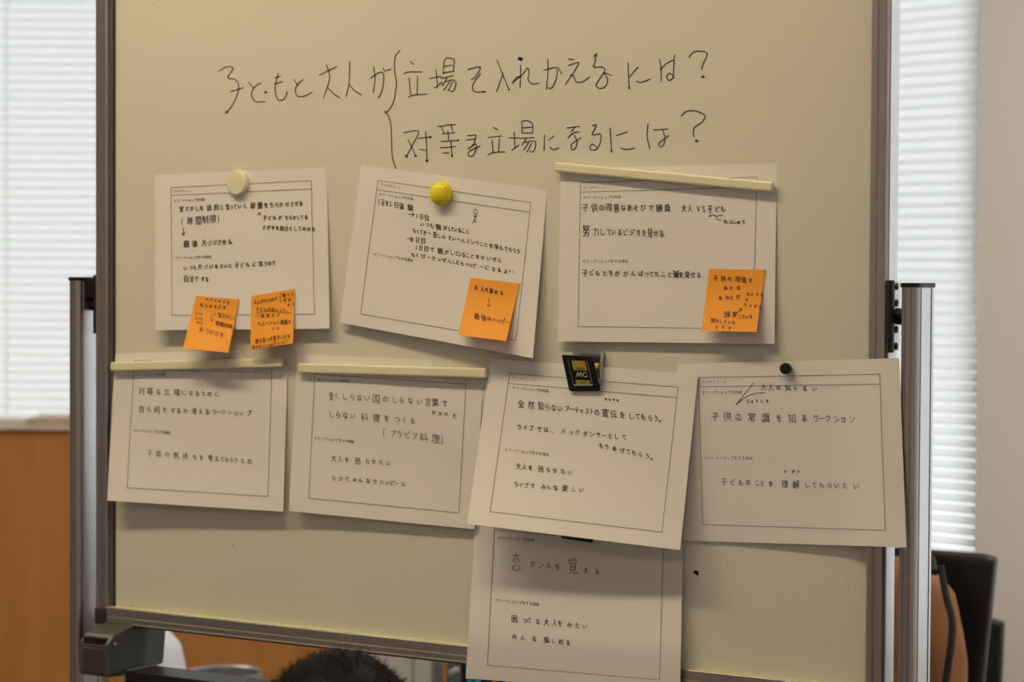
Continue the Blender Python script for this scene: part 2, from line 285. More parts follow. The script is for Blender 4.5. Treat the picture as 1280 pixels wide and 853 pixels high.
# ------------------------------------------------------------------ pen strokes
GL = {
'!': [[-22,8,-22,-20]],
'(': [[-16,34,-22,22,-24,8,-22,-13,-16,-25]],
')': [[-26,34,-19,14,-19,-5,-26,-25]],
'.': [[-23,21,-22,21]],
'1': [[-24,22,-13,21],[-13,21,-13,-18,-22,-17],[-13,21,-4,22]],
'2': [[-3,22,-21,21],[-25,-18,-19,-21,-13,-21,-10,-20,-5,-13,-6,-2,-11,7,-20,16,-21,21],[-25,22,-21,21]],
'3': [[-25,-18,-22,-20,-13,-21,-6,-17,-5,-7,-12,0],[-26,20,-19,23,-12,23,-5,19,-4,8,-6,4,-12,0],[-12,0,-18,0]],
'?': [[-17,6,-16,1,-9,-8,-9,-18,-12,-21,-17,-22,-26,-19]],
'C': [[2,-18,-8,-21,-13,-20,-21,-14,-25,-6,-25,8,-19,19,-11,23,-5,23,2,20]],
'L': [[-23,-19,-23,22],[-26,25,-23,22],[-2,22,-23,22]],
'M': [[9,-15,11,-14,10,21],[9,-15,5,-13,-4,14,-7,15,-12,5,-17,-12,-22,-16],[9,-15,10,-18],[-22,-16,-23,21]],
'S': [[-25,19,-16,23,-9,23,-1,18,0,16,-1,7,-7,2,-20,-3,-24,-9,-22,-17,-17,-20,-12,-21,-2,-18]],
'V': [[-10,24,-13,20],[2,-21,-11,19,-13,20],[-13,20,-17,18,-28,-20]],
'→': [[13,-12,19,-5,20,-1],[13,12,20,5,22,1,20,-1],[20,-1,-27,0]],
'、': [[-28,14,-24,14,-14,24]],
'。': [[-18,11,-16,11,-12,15,-12,23,-17,27,-22,27,-27,23,-28,17,-23,11,-18,11]],
'あ': [[-5,15,-5,19],[-5,15,-7,8,-7,-1],[-5,15,0,13,4,8,7,3,9,-5],[-21,-16,-6,-16],[11,-6,21,0,23,5,23,13,19,20,7,25],[-5,19,-15,22,-19,22,-22,20,-22,11,-19,6,-13,0,-7,-1],[-5,19,-4,21,-6,25],[-7,-1,-7,-4],[9,-5,1,-6,-7,-4],[-6,-16,-7,-4],[-5,-25,-5,-16],[16,-18,-5,-16]],
'い': [[15,-15,20,-5,24,12],[-1,6,-1,14,-6,21,-13,21,-17,17,-21,-1,-21,-17]],
'う': [[-9,25,5,21,13,15,16,10,16,-1,13,-6,9,-8,-5,-8,-18,-4],[11,-20,-12,-23]],
'え': [[-11,-23,10,-20],[6,-7,5,-2,-1,4,-2,8],[6,-7,-18,-6],[23,24,9,24,6,21,3,10,-2,8],[-2,8,-6,9,-20,24,-25,24]],
'お': [[-9,-12,-9,2],[-9,-12,-22,-12],[3,24,13,22,19,18,21,14,21,9,19,5,12,0,-9,2],[-10,5,-9,22,-11,24,-14,24,-22,19,-22,13,-18,8,-10,5],[-10,5,-9,2],[15,-16,26,-10],[4,-15,-9,-13],[-9,-13,-9,-23]],
'か': [[-8,-22,-9,-11],[-12,-8,-9,-11],[-12,-6,-11,-6,-12,1,-22,24],[-12,-6,-14,-8],[26,5,26,1,18,-15],[-8,23,1,24,5,21,8,12,9,-4,5,-10,-9,-11],[-14,-8,-24,-9]],
'が': [[-11,-9,-16,10,-21,21,-23,24,-26,25],[-11,-9,-24,-9],[-10,-10,4,-10,8,-5,8,7,4,21,0,24,-8,24,-10,22],[-10,-10,-8,-24],[25,4,17,-14],[18,-24,19,-21],[27,-22,26,-26]],
'き': [[4,9,13,9,9,-4],[3,-17,2,-24],[3,-17,2,-16,-19,-17],[9,-4,20,-6],[-14,8,-17,10,-17,20,-15,22,-8,25,12,25],[7,-4,4,-17],[7,-4,-19,-3],[17,-19,4,-17]],
'く': [[8,-22,-14,-4,-15,1,-12,6,-10,6,9,23]],
'け': [[-19,-22,-22,-6,-22,11,-21,14,-19,15],[14,-10,25,-11],[14,-10,14,-23],[-15,7,-16,12,-19,15],[-19,21,-20,20,-19,15],[-2,25,4,25,7,23,13,13,14,-9],[-5,-9,14,-9]],
'げ': [[20,-24,21,-19],[-19,-22,-23,-1,-22,16,-20,16],[27,-25,27,-22,30,-19],[-15,7,-17,14,-20,16],[-5,-8,13,-8],[13,-9,24,-10],[13,-9,12,-21],[-3,26,3,26,11,16,13,8,13,-8],[-20,23,-20,16]],
'こ': [[-14,-17,14,-18],[21,24,19,22,16,23,-12,22,-18,17,-19,13,-18,7]],
'さ': [[20,-15,8,-13],[-14,6,-16,6,-18,14,-17,19,-14,22,-5,25,13,24],[4,-23,5,-14],[-20,-13,0,-12,5,-14],[5,-14,8,-13],[8,-13,9,-6,13,0,14,5,13,6,4,5]],
'し': [[-13,-23,-15,11,-13,20,-7,25,5,25,13,22,22,14]],
'じ': [[6,-18,10,-11],[21,13,21,15,16,20,6,25,-8,25,-13,22,-15,18,-15,-22],[18,-14,14,-21]],
'す': [[25,-16,5,-16],[1,13,3,15],[1,13,-6,11,-10,8,-10,0,-5,-5,5,-5],[3,13,7,8,7,1,5,-5],[5,-15,5,-5],[5,-15,-24,-15],[3,15,4,16,2,20,0,20,-1,22,-8,25,-11,24],[5,-16,5,-23]],
'せ': [[-13,-7,12,-8],[-13,-7,-13,-19],[12,-8,11,7,3,8],[13,-9,24,-9],[13,-9,13,-22],[17,22,-6,23,-11,21,-13,14,-13,-6],[-13,-6,-27,-5]],
'ぜ': [[-14,-19,-14,-6],[29,-17,26,-23],[11,-8,24,-9],[11,-8,11,-20],[21,-17,20,-21],[-14,-6,11,-7],[16,23,-8,24,-12,22,-14,18,-14,-5],[11,-7,10,8,1,9],[-28,-4,-14,-5]],
'そ': [[8,-21,11,-21],[8,-21,8,-18,-6,-6,-7,-2],[8,-21,-13,-21],[-24,2,-11,0,-7,-2],[-1,-1,21,-2],[-1,-1,-2,4,-7,10,-6,19,2,24,12,25],[-1,-1,-7,-2]],
'た': [[-7,-23,-8,-14],[1,11,0,15,2,21,7,23,23,23],[-23,-13,-10,-13],[-10,-13,-11,-2,-20,23],[5,-4,22,-4],[-8,-14,4,-15,6,-13]],
'だ': [[3,-3,11,-4,20,-3],[-10,-13,2,-14,4,-12],[-10,-13,-9,-23],[24,-22,26,-17],[22,23,5,24,-1,20,-1,12],[-22,24,-13,-1,-12,-12],[-25,-12,-12,-12],[18,-16,16,-21]],
'ち': [[-9,-14,15,-17],[-9,-14,-8,-24],[-9,25,2,25,16,20,19,15,19,6,16,2,12,0,-1,0,-7,3,-14,4],[-14,4,-15,8],[-14,4,-10,-14],[-23,-14,-10,-14]],
'っ': [[-4,23,5,22,16,17,20,9,20,4,17,-2,13,-5,-1,-5,-19,1]],
'つ': [[-7,21,3,20,18,13,23,5,22,-7,18,-12,7,-15,-10,-12,-24,-7]],
'づ': [[18,-19,16,-24],[23,-25,26,-20],[-9,22,2,21,17,14,22,6,21,-6,17,-11,13,-13,-2,-13,-25,-5]],
'て': [[24,-17,22,-19,5,-18],[18,26,14,23,7,22,0,18,-5,10,-4,-4,5,-15,5,-18],[5,-18,-5,-18,-24,-15]],
'で': [[24,-17,22,-19,5,-18],[24,-4,22,-9],[5,-18,4,-13,-1,-9,-5,-2,-6,4,-5,12,-2,17,2,20,11,24,16,23],[5,-18,-24,-15],[17,-1,16,-5]],
'と': [[15,-13,-3,-4,-6,-4],[19,23,-4,24,-15,19,-17,13,-16,8,-6,-2,-6,-4],[-6,-4,-14,-21]],
'ど': [[14,-12,13,-13,-5,-3,-8,-3],[25,-25,27,-20],[-15,-20,-8,-3],[17,-23,20,-17],[18,23,-9,24,-15,21,-18,17,-18,10,-16,6,-9,0,-8,-3]],
'な': [[-7,-23,-8,-14],[20,17,18,17,17,15,10,14],[4,-14,3,-16,-8,-14],[-23,-13,-10,-13],[10,11,10,14],[10,11,-2,11,-9,16,-9,22,-7,24,2,26,9,23,10,14],[10,11,9,-3],[-10,-13,-11,-7,-18,7,-23,13],[23,-10,17,-12,16,-14,11,-14]],
'に': [[0,-16,20,-16,24,-13],[-20,15,-15,11,-15,8],[-20,15,-20,23],[-20,15,-22,11,-22,0,-19,-21],[25,23,23,21,2,21,-3,18,-3,9]],
'の': [[1,22,5,24,16,19,19,16,23,8,23,-4,19,-12,13,-17,7,-19,1,-19,-1,-17],[-3,-17,-1,-15],[-3,-17,-8,-18,-20,-9,-24,1,-24,8,-20,17,-12,18,-8,15,0,-7,-1,-15]],
'は': [[13,10,0,10,-5,14,-6,20,1,24,9,24,12,22,14,18,14,13],[13,10,13,-10],[13,10,14,13],[14,13,20,14,24,18,26,18],[-3,-10,13,-10],[13,-11,23,-12],[13,-11,13,-22],[-20,24,-21,17],[-19,-23,-22,-5,-21,17],[-21,17,-17,14,-15,8]],
'ば': [[-17,9,-18,13,-22,16],[13,14,21,16],[13,14,12,20,9,24,0,25,-7,21,-7,15,-4,12,1,10,12,11],[13,14,12,11],[-22,16,-22,24],[-22,16,-24,14,-24,0,-20,-22],[28,-20,26,-26],[23,-12,18,-10,11,-10],[23,-17,20,-23],[11,-21,11,-10],[12,11,11,-10],[-6,-10,11,-10]],
'び': [[24,6,19,-1,15,-3],[-10,-17,-7,-17,-5,-19,-2,-17],[-10,-17,-10,-14,-20,3,-21,15,-17,23,-11,26,-1,26,7,22,12,13,13,-1,15,-3],[-10,-17,-25,-16],[19,-23,21,-17],[26,-25,28,-19],[15,-3,12,-18]],
'へ': [[25,18,8,1,1,-9,-5,-13,-8,-12,-14,-6,-14,-4,-24,7,-24,9]],
'ま': [[2,-2,19,-3],[2,-2,2,11],[2,-2,-18,-3],[2,-2,2,-16],[2,-16,19,-17,21,-15],[2,-16,-18,-16],[2,-16,2,-24],[2,11,-9,10,-18,15,-18,21,-16,23,-11,25,-3,25,0,24,2,21,2,13],[2,13,9,13,18,18]],
'み': [[26,10,18,7],[-6,-1,-3,-2],[-6,-1,-7,5,-9,7,-10,12,-12,13,-12,16,-16,19,-24,18,-25,17,-24,7,-19,2,-13,-1,-6,-1],[-15,-20,2,-20,2,-16,-2,-9,-3,-2],[19,-5,18,4],[18,7,13,18,8,23,3,25],[18,7,18,4],[-3,-2,18,4]],
'め': [[-5,13,-2,14],[-5,13,-15,20,-19,20,-24,16,-23,3,-21,-1,-14,-6],[-5,13,-5,9],[2,23,5,25,17,20,20,17,23,10,23,0,20,-7,16,-11,6,-14],[6,-14,7,-22],[-17,-19,-16,-12,-14,-9],[-14,-6,-14,-9],[-14,-6,-8,7,-5,9],[-5,9,-2,7,1,1,5,-14],[5,-14,-5,-13,-14,-9]],
'も': [[-7,-23,-8,-13],[-9,-12,-10,4],[-24,2,-11,4],[5,3,-10,4],[-21,-14,-9,-13],[-11,4,-11,13,-8,22,-2,25,8,25,16,22,21,15,21,8,15,-1],[4,-13,-8,-12]],
'や': [[-11,-7,-9,-9,5,-14],[-12,-6,-24,-2],[6,-14,20,-13,23,-9,24,-2,20,4,14,6,5,5],[-17,-17,-12,-7],[-1,24,-11,-6],[4,-17,6,-15],[4,-17,4,-19,1,-22,-4,-24]],
'ゅ': [[1,18,4,18],[1,18,0,24,-4,27],[1,18,-6,14,-6,12],[4,18,5,-6],[4,18,5,19,14,18,17,16,20,10,20,3,18,-2,13,-6,5,-6],[-16,6,-14,6,-4,-4,5,-6],[-16,6,-17,8,-16,18],[-16,6,-17,6,-16,-9],[5,-6,4,-12]],
'ょ': [[14,20,7,16,0,15],[15,-4,0,-3],[0,-3,0,13],[0,-3,0,-13],[0,13,-10,13,-16,16,-17,18,-17,23,-15,25,-7,27,-3,26,0,23,0,15]],
'よ': [[0,-23,-1,-10],[-1,-10,19,-12],[-1,-10,0,10],[0,11,7,12,20,20],[0,11,0,21,-5,25,-14,25,-21,21,-21,14,-17,10,-13,9,0,10]],
'ら': [[-8,-22,11,-19],[-15,-12,-17,6],[-17,6,-12,5,-3,-1,13,-1,19,5,19,15,15,20,6,24,-8,25]],
'り': [[-7,25,7,20,12,15,16,5,16,-7,13,-15,8,-20,0,-20,-5,-17,-12,-9,-14,-9],[-14,-24,-15,-18,-14,-9],[-16,7,-16,-4,-14,-9]],
'る': [[-16,-17,-15,-20,9,-21,8,-16,-3,-7,-4,-3],[7,24,17,20,20,14,19,5,15,0,11,-2,-4,-3],[7,24,6,25,-7,24,-11,21,-11,16,-7,12,0,12,6,17,7,24],[-4,-3,-8,-2,-19,6]],
'れ': [[-13,4,-13,24],[-13,4,-18,5,-24,14],[-13,4,-12,-4],[-10,-24,-12,-13],[-12,-13,-12,-4],[-12,-13,-25,-12],[-12,-4,-7,-5,-6,-7,5,-14,13,-14,16,-11,14,19,16,22,23,22,29,18]],
'わ': [[-13,4,-13,24],[-13,4,-18,5,-24,14],[-13,4,-12,-4],[-10,-24,-12,-13],[-12,-13,-12,-4],[-12,-13,-25,-12],[-12,-4,-7,-5,3,-11,16,-11,23,-5,25,0,25,6,22,13,15,19,6,22]],
'を': [[-20,4,-20,2,-12,-4],[21,-5,10,0,3,1],[-22,-16,-9,-16],[3,4,3,1],[3,4,4,5,3,13],[3,4,-3,6,-11,13,-11,21,-4,25,17,24],[-7,-17,-6,-24],[-7,-17,-3,-16,13,-18],[-12,-4,-2,-5,2,-2,3,1],[-12,-4,-9,-16]],
'ん': [[25,11,23,17,19,22,15,24,7,24,4,21,3,17,3,3,0,0,-12,1],[-12,1,-19,11,-24,24],[-12,1,-9,-9,-2,-21,1,-22]],
'ア': [[-1,-7,-1,4,-5,15,-12,22,-20,23],[9,-2,11,-2,19,-10,19,-12,22,-15,22,-19,-22,-19]],
'ィ': [[1,27,0,2],[9,-5,3,-2,0,2],[-21,10,-12,7,-6,3,0,2]],
'イ': [[-23,3,-13,0,-4,-5,3,-6],[19,-21,13,-15,6,-11,3,-6],[3,-6,3,23]],
'エ': [[-1,-16,20,-16],[-1,-16,-1,19],[-1,-16,-19,-16,-23,-12],[-24,20,-1,19],[-1,19,23,19]],
'オ': [[6,-11,6,-6],[6,-11,-21,-12],[-5,22,-4,24,6,24,8,22,8,-4,6,-6],[7,-22,7,-12],[-21,15,-13,11,-11,8,-9,8,2,-4,6,-6],[7,-12,22,-12]],
'カ': [[-3,-12,20,-11,19,10,17,20,13,23,3,23],[-3,-12,-3,-22],[-21,-12,-4,-12],[-4,-12,-4,-3,-9,11,-17,21,-23,23]],
'ク': [[-26,0,-19,-1,-9,-11,-8,-14,-4,-16],[-14,24,2,16,9,9,19,-9,19,-15,-4,-16],[-4,-16,-2,-24]],
'サ': [[-12,-10,11,-10],[-12,-10,-12,6],[-12,-10,-24,-10],[-12,-10,-12,-22],[11,-22,11,-10],[-4,24,4,20,10,11,11,-10],[11,-10,24,-10]],
'シ': [[-18,23,-9,21,9,11,22,-2,23,-6],[-13,-21,-3,-16],[-13,-2,-21,-6]],
'ス': [[-17,-18,14,-17,13,-11,5,1,4,5],[21,22,4,5],[-26,22,-19,22,4,5]],
'ダ': [[-20,25,-17,26,-8,22,6,10],[6,9,-1,3,-6,1],[7,10,14,14],[-6,-15,17,-14],[-6,-15,-9,-14,-11,-10,-21,0,-24,1],[-6,-15,-4,-23],[17,-14,14,-2,7,9],[17,-14,19,-17,19,-21,17,-24],[25,-26,26,-22]],
'チ': [[19,-20,11,-21,1,-18],[-20,-19,-18,-17,1,-18],[-18,24,-12,24,-5,18,1,5,1,-2],[1,-2,24,-2,27,1],[1,-2,-24,-2],[1,-2,1,-18]],
'ッ': [[-17,-6,-14,4],[19,-7,16,3,7,17,-7,26,-11,25],[-3,-9,0,-1]],
'テ': [[-25,-4,1,-4],[16,-20,-16,-20],[1,-4,24,-4,27,-1],[1,-4,0,11,-3,17,-9,23,-12,24]],
'デ': [[-18,25,-12,25,-4,18,0,9,0,-3],[20,-20,19,-24],[13,-20,-17,-19],[25,-28,27,-23,30,-21],[0,-3,23,-3],[0,-3,-24,-3]],
'ト': [[-8,-22,-8,-5],[-8,23,-8,-5],[19,4,2,-3,-8,-5]],
'ハ': [[-23,21,-12,-1,-8,-17],[23,20,20,8,9,-17]],
'バ': [[19,-18,17,-23],[-10,-15,-10,-10,-18,13,-23,21,-27,23],[22,21,18,6,8,-16],[25,-22,24,-25]],
'ビ': [[17,-9,12,-10,-10,-2,-17,-2],[14,-24,17,-17],[-17,-21,-17,-2],[17,22,-12,23,-16,21,-17,-2],[22,-25,24,-21]],
'ピ': [[14,-10,17,-9],[14,-10,-10,-2,-17,-2],[14,-10,15,-13],[15,-13,17,-15],[15,-13,17,-15],[-17,-21,-17,-2],[17,22,-12,23,-16,21,-17,-2],[17,-15,24,-15,26,-17,26,-23,24,-25,21,-26,16,-23,15,-19,17,-15]],
'ブ': [[18,-21,21,-20],[18,-21,18,-17],[18,-21,17,-25],[-16,22,-10,23,-4,20,10,8,18,-10,18,-17],[18,-17,-21,-16],[25,-27,26,-24]],
'プ': [[-16,22,-10,23,-2,19,10,8,16,-4,18,-16],[18,-17,-21,-16],[18,-17,18,-22,20,-26,26,-27,29,-24,28,-17,18,-16]],
'ミ': [[-15,-4,12,2],[16,-15,-12,-21],[-18,15,-5,17,14,23]],
'ョ': [[-18,-5,-16,-8,15,-8,15,7],[-15,23,14,23],[15,7,14,23],[15,7,-14,7]],
'ラ': [[-15,-20,17,-21],[-11,23,-6,24,9,16,13,12,19,1,19,-5,-20,-6]],
'ル': [[-28,23,-23,23,-15,11,-13,5,-12,-21],[4,-20,4,20,6,21,14,18,19,13,22,12,25,7]],
'ワ': [[-21,-2,-20,-18,20,-17,19,-4,13,9,7,16,-7,24,-8,23]],
'ン': [[-17,-18,-5,-9],[24,-11,24,-6,22,-3,7,12,-13,22,-21,21]],
'ー': [[22,0,-23,0]],
'一': [[27,-1,-26,-1]],
'人': [[-1,-7,3,-5,4,1,11,14,19,22,25,25],[-1,-7,-11,14,-17,21,-24,25],[-1,-7,0,-28]],
'伝': [[-14,-26,-19,-15,-20,-7],[-9,-3,4,-3],[-5,22,13,21,21,19],[-5,22,-4,16,4,1,4,-3],[22,-22,-5,-22],[4,-3,26,-3],[-17,29,-19,27,-20,-7],[-26,-3,-24,-6,-20,-7],[21,19,17,8],[21,19,24,21,25,25]],
'体': [[7,-10,13,-6,22,12],[-27,-3,-24,-7,-20,-8],[7,26,7,16],[7,-8,7,16],[7,-8,2,-6,-7,12],[-11,-14,4,-14,7,-12],[22,12,24,12,24,14,26,15],[22,12,17,16,7,16],[-17,29,-19,27,-20,-8],[-20,-8,-19,-17,-17,-19,-15,-26],[26,-14,10,-14,9,-12,7,-12],[-12,16,-7,12],[-7,12,-3,16,7,16],[7,-12,7,-26]],
'何': [[-6,14,-6,11],[-20,-8,-19,27],[-20,-8,-24,-6,-26,-3],[-20,-8,-17,-20,-13,-27],[27,-22,22,-21],[-8,-21,22,-21],[22,-21,22,25,20,27,11,27],[-6,11,10,10,10,-7,-6,-7,-6,11]],
'使': [[28,26,23,27,15,25,5,21,4,19],[-12,26,-11,27,-6,26,-2,24,2,19],[8,4,8,10,4,19],[8,4,-7,4,-7,-9,9,-9],[9,-20,27,-21],[9,-20,9,-9],[9,-20,-9,-20,-11,-22,-14,-22],[9,-20,9,-27],[9,-9,25,-9,24,4,9,4],[9,-9,9,4],[-13,-26,-14,-22],[-8,9,2,19],[-14,-22,-16,-21,-19,-15,-20,-8],[-20,-8,-25,-7,-26,-4,-28,-3],[-20,-8,-19,27]],
'供': [[0,7,17,7],[0,7,-10,7],[0,7,0,-13],[-14,-26,-19,-16,-20,-8],[17,7,27,6],[17,7,17,-13],[17,16,25,27],[-9,27,2,15],[26,-13,17,-13],[-8,-13,0,-13],[-17,29,-19,27,-20,-8],[0,-26,0,-13],[-20,-8,-25,-7,-26,-4],[17,-26,17,-13],[0,-13,17,-13]],
'全': [[-25,26,0,26],[1,-24,13,-13,20,-9,21,-6],[1,-24,-2,-24,-11,-14,-19,-9,-19,-7],[1,-24,1,-27],[17,11,0,11],[24,26,0,26],[0,-3,17,-3,21,-6],[0,-3,0,11],[0,-3,-17,-3,-19,-7],[-19,-7,-26,-5],[-17,11,0,11],[0,11,0,26],[21,-6,24,-6,26,-4,29,-5]],
'内': [[0,-27,0,-16],[14,27,21,27,23,25,23,13],[0,-16,23,-16,23,13],[0,-16,-1,-2],[0,-16,-23,-16,-23,27],[23,13,16,13,3,-1,-1,-2],[-15,13,-12,12,-6,6,-3,-1,-1,-2]],
'分': [[10,-25,22,-6],[-6,-3,17,-3],[-6,-3,-6,6,-10,16,-16,23,-24,27],[-6,-3,-18,-3,-21,-6],[22,-6,17,-3],[17,-3,17,12,14,25,11,27,3,27,-1,24],[-10,-25,-14,-16,-21,-6],[-21,-6,-24,-5]],
'制': [[16,27,22,27,25,25,25,-26],[-11,-27,-11,-18],[-22,-18,-11,-18],[-22,-18,-26,-13,-25,-7],[-22,-18,-22,-25],[-11,-18,1,-18],[-11,-18,-11,-7],[-11,-7,4,-7],[-11,-7,-11,4],[-11,-7,-25,-7],[-3,22,2,21,2,4,-11,4],[-11,27,-11,4],[-11,4,-24,4,-24,21],[14,9,14,-21]],
'力': [[-24,-12,-4,-13],[-4,-13,-4,-2,-7,6,-13,17,-20,24,-23,25],[-3,-13,23,-13,23,3,20,22,18,26,7,27],[-3,-13,-3,-27]],
'努': [[2,0,14,-6],[2,0,2,3,-1,4,-2,9],[2,0,-1,-2,-5,-2,-10,-6],[15,-6,18,-3,26,0],[-19,-20,-16,-21],[-19,-20,-21,-11,-14,-8,-13,-6],[-19,-20,-26,-20],[-10,-6,-13,-6],[-10,-6,-6,-11,-4,-20,-16,-21],[-2,9,21,10,21,20,18,27,6,26],[-26,2,-15,-2,-13,-6],[15,-7,22,-15,24,-23,6,-23,6,-17,14,-7],[-3,10,-4,16,-8,21,-21,27,-26,26],[-3,10,-22,10],[-14,-27,-16,-21]],
'勝': [[9,3,8,9],[24,6,27,6],[24,6,23,9,21,9],[24,6,19,1,17,-5],[-2,-25,1,-22,1,-15],[-6,-5,3,-5],[7,9,6,16,-1,25,-4,27,-12,25],[7,9,-2,9,-3,7],[8,9,21,9],[-23,-10,-12,-10],[-23,-10,-24,3],[-23,-10,-24,-11,-23,-24,-12,-24,-12,-10],[-12,-10,-12,3],[-12,3,-12,7],[-12,3,-24,3],[-17,27,-14,27,-12,25],[-12,7,-3,7],[-12,7,-12,25],[-3,-15,1,-15],[8,-15,7,-5],[8,-15,1,-15],[10,-15,18,-16],[10,-15,11,-26],[18,-16,22,-25],[18,-16,23,-15],[3,-5,7,-5],[3,-5,3,-2,-3,5,-3,7],[17,-5,26,-5],[17,-5,7,-5],[11,27,19,26,21,19,21,9],[-27,27,-25,20,-24,3]],
'困': [[0,16,0,-3],[-24,25,24,25],[-24,25,-25,28],[-24,25,-24,-24,24,-24,24,25],[-1,-5,-3,-7,-16,-7],[0,-16,0,-6],[0,-3,6,0,16,11],[-16,10,-1,-4],[15,-7,0,-6]],
'国': [[24,24,24,28,26,30],[24,24,-24,24],[24,24,24,-24,-24,-24,-24,24],[13,14,0,14],[13,14,12,7],[12,-1,0,-1],[13,-14,0,-14],[-14,-14,0,-14],[0,14,-15,14],[0,14,0,-1],[-12,-1,0,-1],[0,-14,0,-1],[-24,24,-24,27]],
'場': [[25,-7,23,-9],[-2,-17,23,-17],[-2,-17,-2,-9,23,-9],[-2,-17,-1,-26,22,-26,23,-17],[-11,14,-9,13,-9,11],[-19,-13,-13,-13],[-19,-13,-19,9],[-19,-13,-26,-13],[-19,-13,-19,-26],[-11,9,-9,9,-9,11],[-11,9,-9,11],[-11,9,-12,8,-19,9],[-9,-1,0,-1],[-27,14,-20,12,-19,9],[-1,8,5,8],[-1,8,-4,8,-9,11],[-1,8,0,-1],[23,-17,23,-9],[-6,23,3,15,5,8],[5,27,14,16,16,8],[16,27,22,27,25,16,25,8,16,8],[5,8,16,8],[0,-1,27,-2]],
'大': [[-25,26,-17,22,-11,16,-6,8,-2,-3,0,-4],[0,-7,25,-8],[0,-7,0,-4],[0,-28,-1,-8],[25,26,12,16,7,9,3,-1,0,-4],[-1,-8,-26,-8]],
'子': [[20,-22,16,-21],[0,2,26,2],[0,2,0,25,-2,27,-10,27],[0,2,-27,2],[0,2,1,-9,13,-16,16,-21],[-20,-22,16,-21]],
'学': [[0,9,26,8],[0,9,0,25,-3,27,-11,27],[0,9,-26,9],[0,9,0,4,6,1,9,-2,9,-4],[9,-4,14,-5],[9,-4,-15,-5],[2,-16,15,-17],[2,-16,-15,-17],[2,-16,2,-20,-2,-28],[-25,-9,-25,-16,-15,-17],[19,-26,15,-17],[-15,-17,-16,-23,-18,-25],[15,-17,25,-16,25,-9]],
'宝': [[18,20,11,14,9,14],[-18,8,0,8],[25,26,0,26],[1,-20,-1,-27],[1,-20,24,-19,24,-11,19,-6,0,-6],[1,-20,-24,-19,-24,-10,-20,-6,0,-6],[-26,26,0,26],[0,8,17,8],[0,8,0,26],[0,8,0,-6]],
'宣': [[-3,-28,-1,-27,0,-22],[15,7,15,17,-16,17,-16,7],[15,7,-16,7],[15,7,14,-3,-15,-3,-16,7],[-25,-14,-24,-21,0,-22],[25,26,-26,26],[0,-22,24,-21,24,-14],[16,-11,-17,-11]],
'家': [[-1,-25,-1,-22],[3,11,3,7],[3,11,4,21,2,25,0,27,-9,26],[3,11,-11,19,-24,23],[-23,1,-4,-5],[11,5,16,16,22,22,25,23],[11,5,3,7],[11,5,11,3,18,-3,23,-3],[-4,-5,-1,0,-1,3],[-4,-5,-3,-11],[24,-13,24,-21,-1,-22],[-16,-11,-3,-11],[-24,12,-18,11,-1,3],[-24,-13,-24,-21,-1,-22],[3,7,2,4,-1,3],[-3,-11,16,-12]],
'容': [[15,10,15,25],[15,10,-14,9],[21,-5,9,-13],[18,29,15,25],[-10,-13,-16,-7,-22,-4],[-16,10,-16,25],[-16,10,-30,12],[24,-15,24,-21,0,-22],[0,-26,0,-22],[30,11,16,9],[-24,-15,-24,-21,0,-22],[15,25,-16,25],[16,9,11,3,2,-4,0,-4],[0,-4,-2,-4,-13,5,-14,9]],
'対': [[-13,-16,-8,-16],[-13,-16,-27,-16],[-13,-16,-13,-21,-17,-26],[-13,11,-8,14,-6,19],[-13,11,-15,12,-18,18,-25,25,-27,25],[-13,11,-13,5],[20,-27,20,-11],[-23,-4,-16,4,-13,5],[26,-11,20,-11],[3,-1,8,10],[20,-11,20,24,16,27,11,27],[20,-11,1,-11,-3,-16,-8,-16],[-8,-16,-7,-9,-10,2,-13,5]],
'屋': [[13,-5,24,-5],[13,-5,15,4],[13,-5,-4,-5],[-18,26,4,26],[-26,26,-21,9,-21,-5],[4,26,26,25],[4,26,4,15],[23,8,19,4,15,4],[15,4,4,6],[-8,5,-12,6],[-8,5,-7,1,-4,-2,-4,-5],[-8,5,4,6],[4,6,4,15],[-13,15,4,15],[22,-14,-21,-14],[22,-14,22,-24,-20,-24,-21,-14],[22,-14,25,-11],[-21,-14,-21,-5],[-21,-5,-4,-5],[4,15,21,14]],
'常': [[1,27,1,11],[0,-18,0,-26],[0,-18,1,-17,14,-18],[0,-18,-15,-17],[1,11,20,11,20,24,12,25],[1,11,-20,11,-20,24],[1,11,1,2],[20,-27,16,-24,14,-18],[-18,-26,-15,-22],[-15,-17,-24,-17,-24,-9],[-15,-17,-15,-22],[-12,-21,-15,-22],[14,-18,25,-17,25,-8,27,-6],[1,2,-14,1,-14,-8,14,-9,15,-8,14,1,1,2]],
'店': [[3,-12,3,-5],[25,-19,3,-20],[3,8,21,8,21,24],[3,8,-11,8,-11,24],[3,8,3,-5],[24,-6,3,-5],[21,24,-11,24],[2,-26,3,-20],[3,-20,-22,-18,-22,10,-26,26]],
'後': [[4,-2,7,-4,21,-4],[4,-2,3,5],[4,-2,-2,-4],[-12,26,-8,27,-2,25,5,22,7,19],[-2,-4,-8,-2],[-2,-4,-1,-7,5,-11,5,-13],[-15,-27,-26,-15],[7,19,12,19],[7,19,-1,9],[5,-13,12,-15,18,-20],[5,-13,-3,-15],[-3,-15,-3,-17,8,-27],[26,0,23,-4,21,-4],[12,19,13,22,28,27],[12,19,12,17,18,11,19,6,3,5],[19,-10,21,-4],[-14,-13,-18,-7,-19,-1],[-19,27,-19,-1],[3,5,0,6,-1,9],[-26,1,-19,-1],[-10,13,-7,12,-6,10,-1,9]],
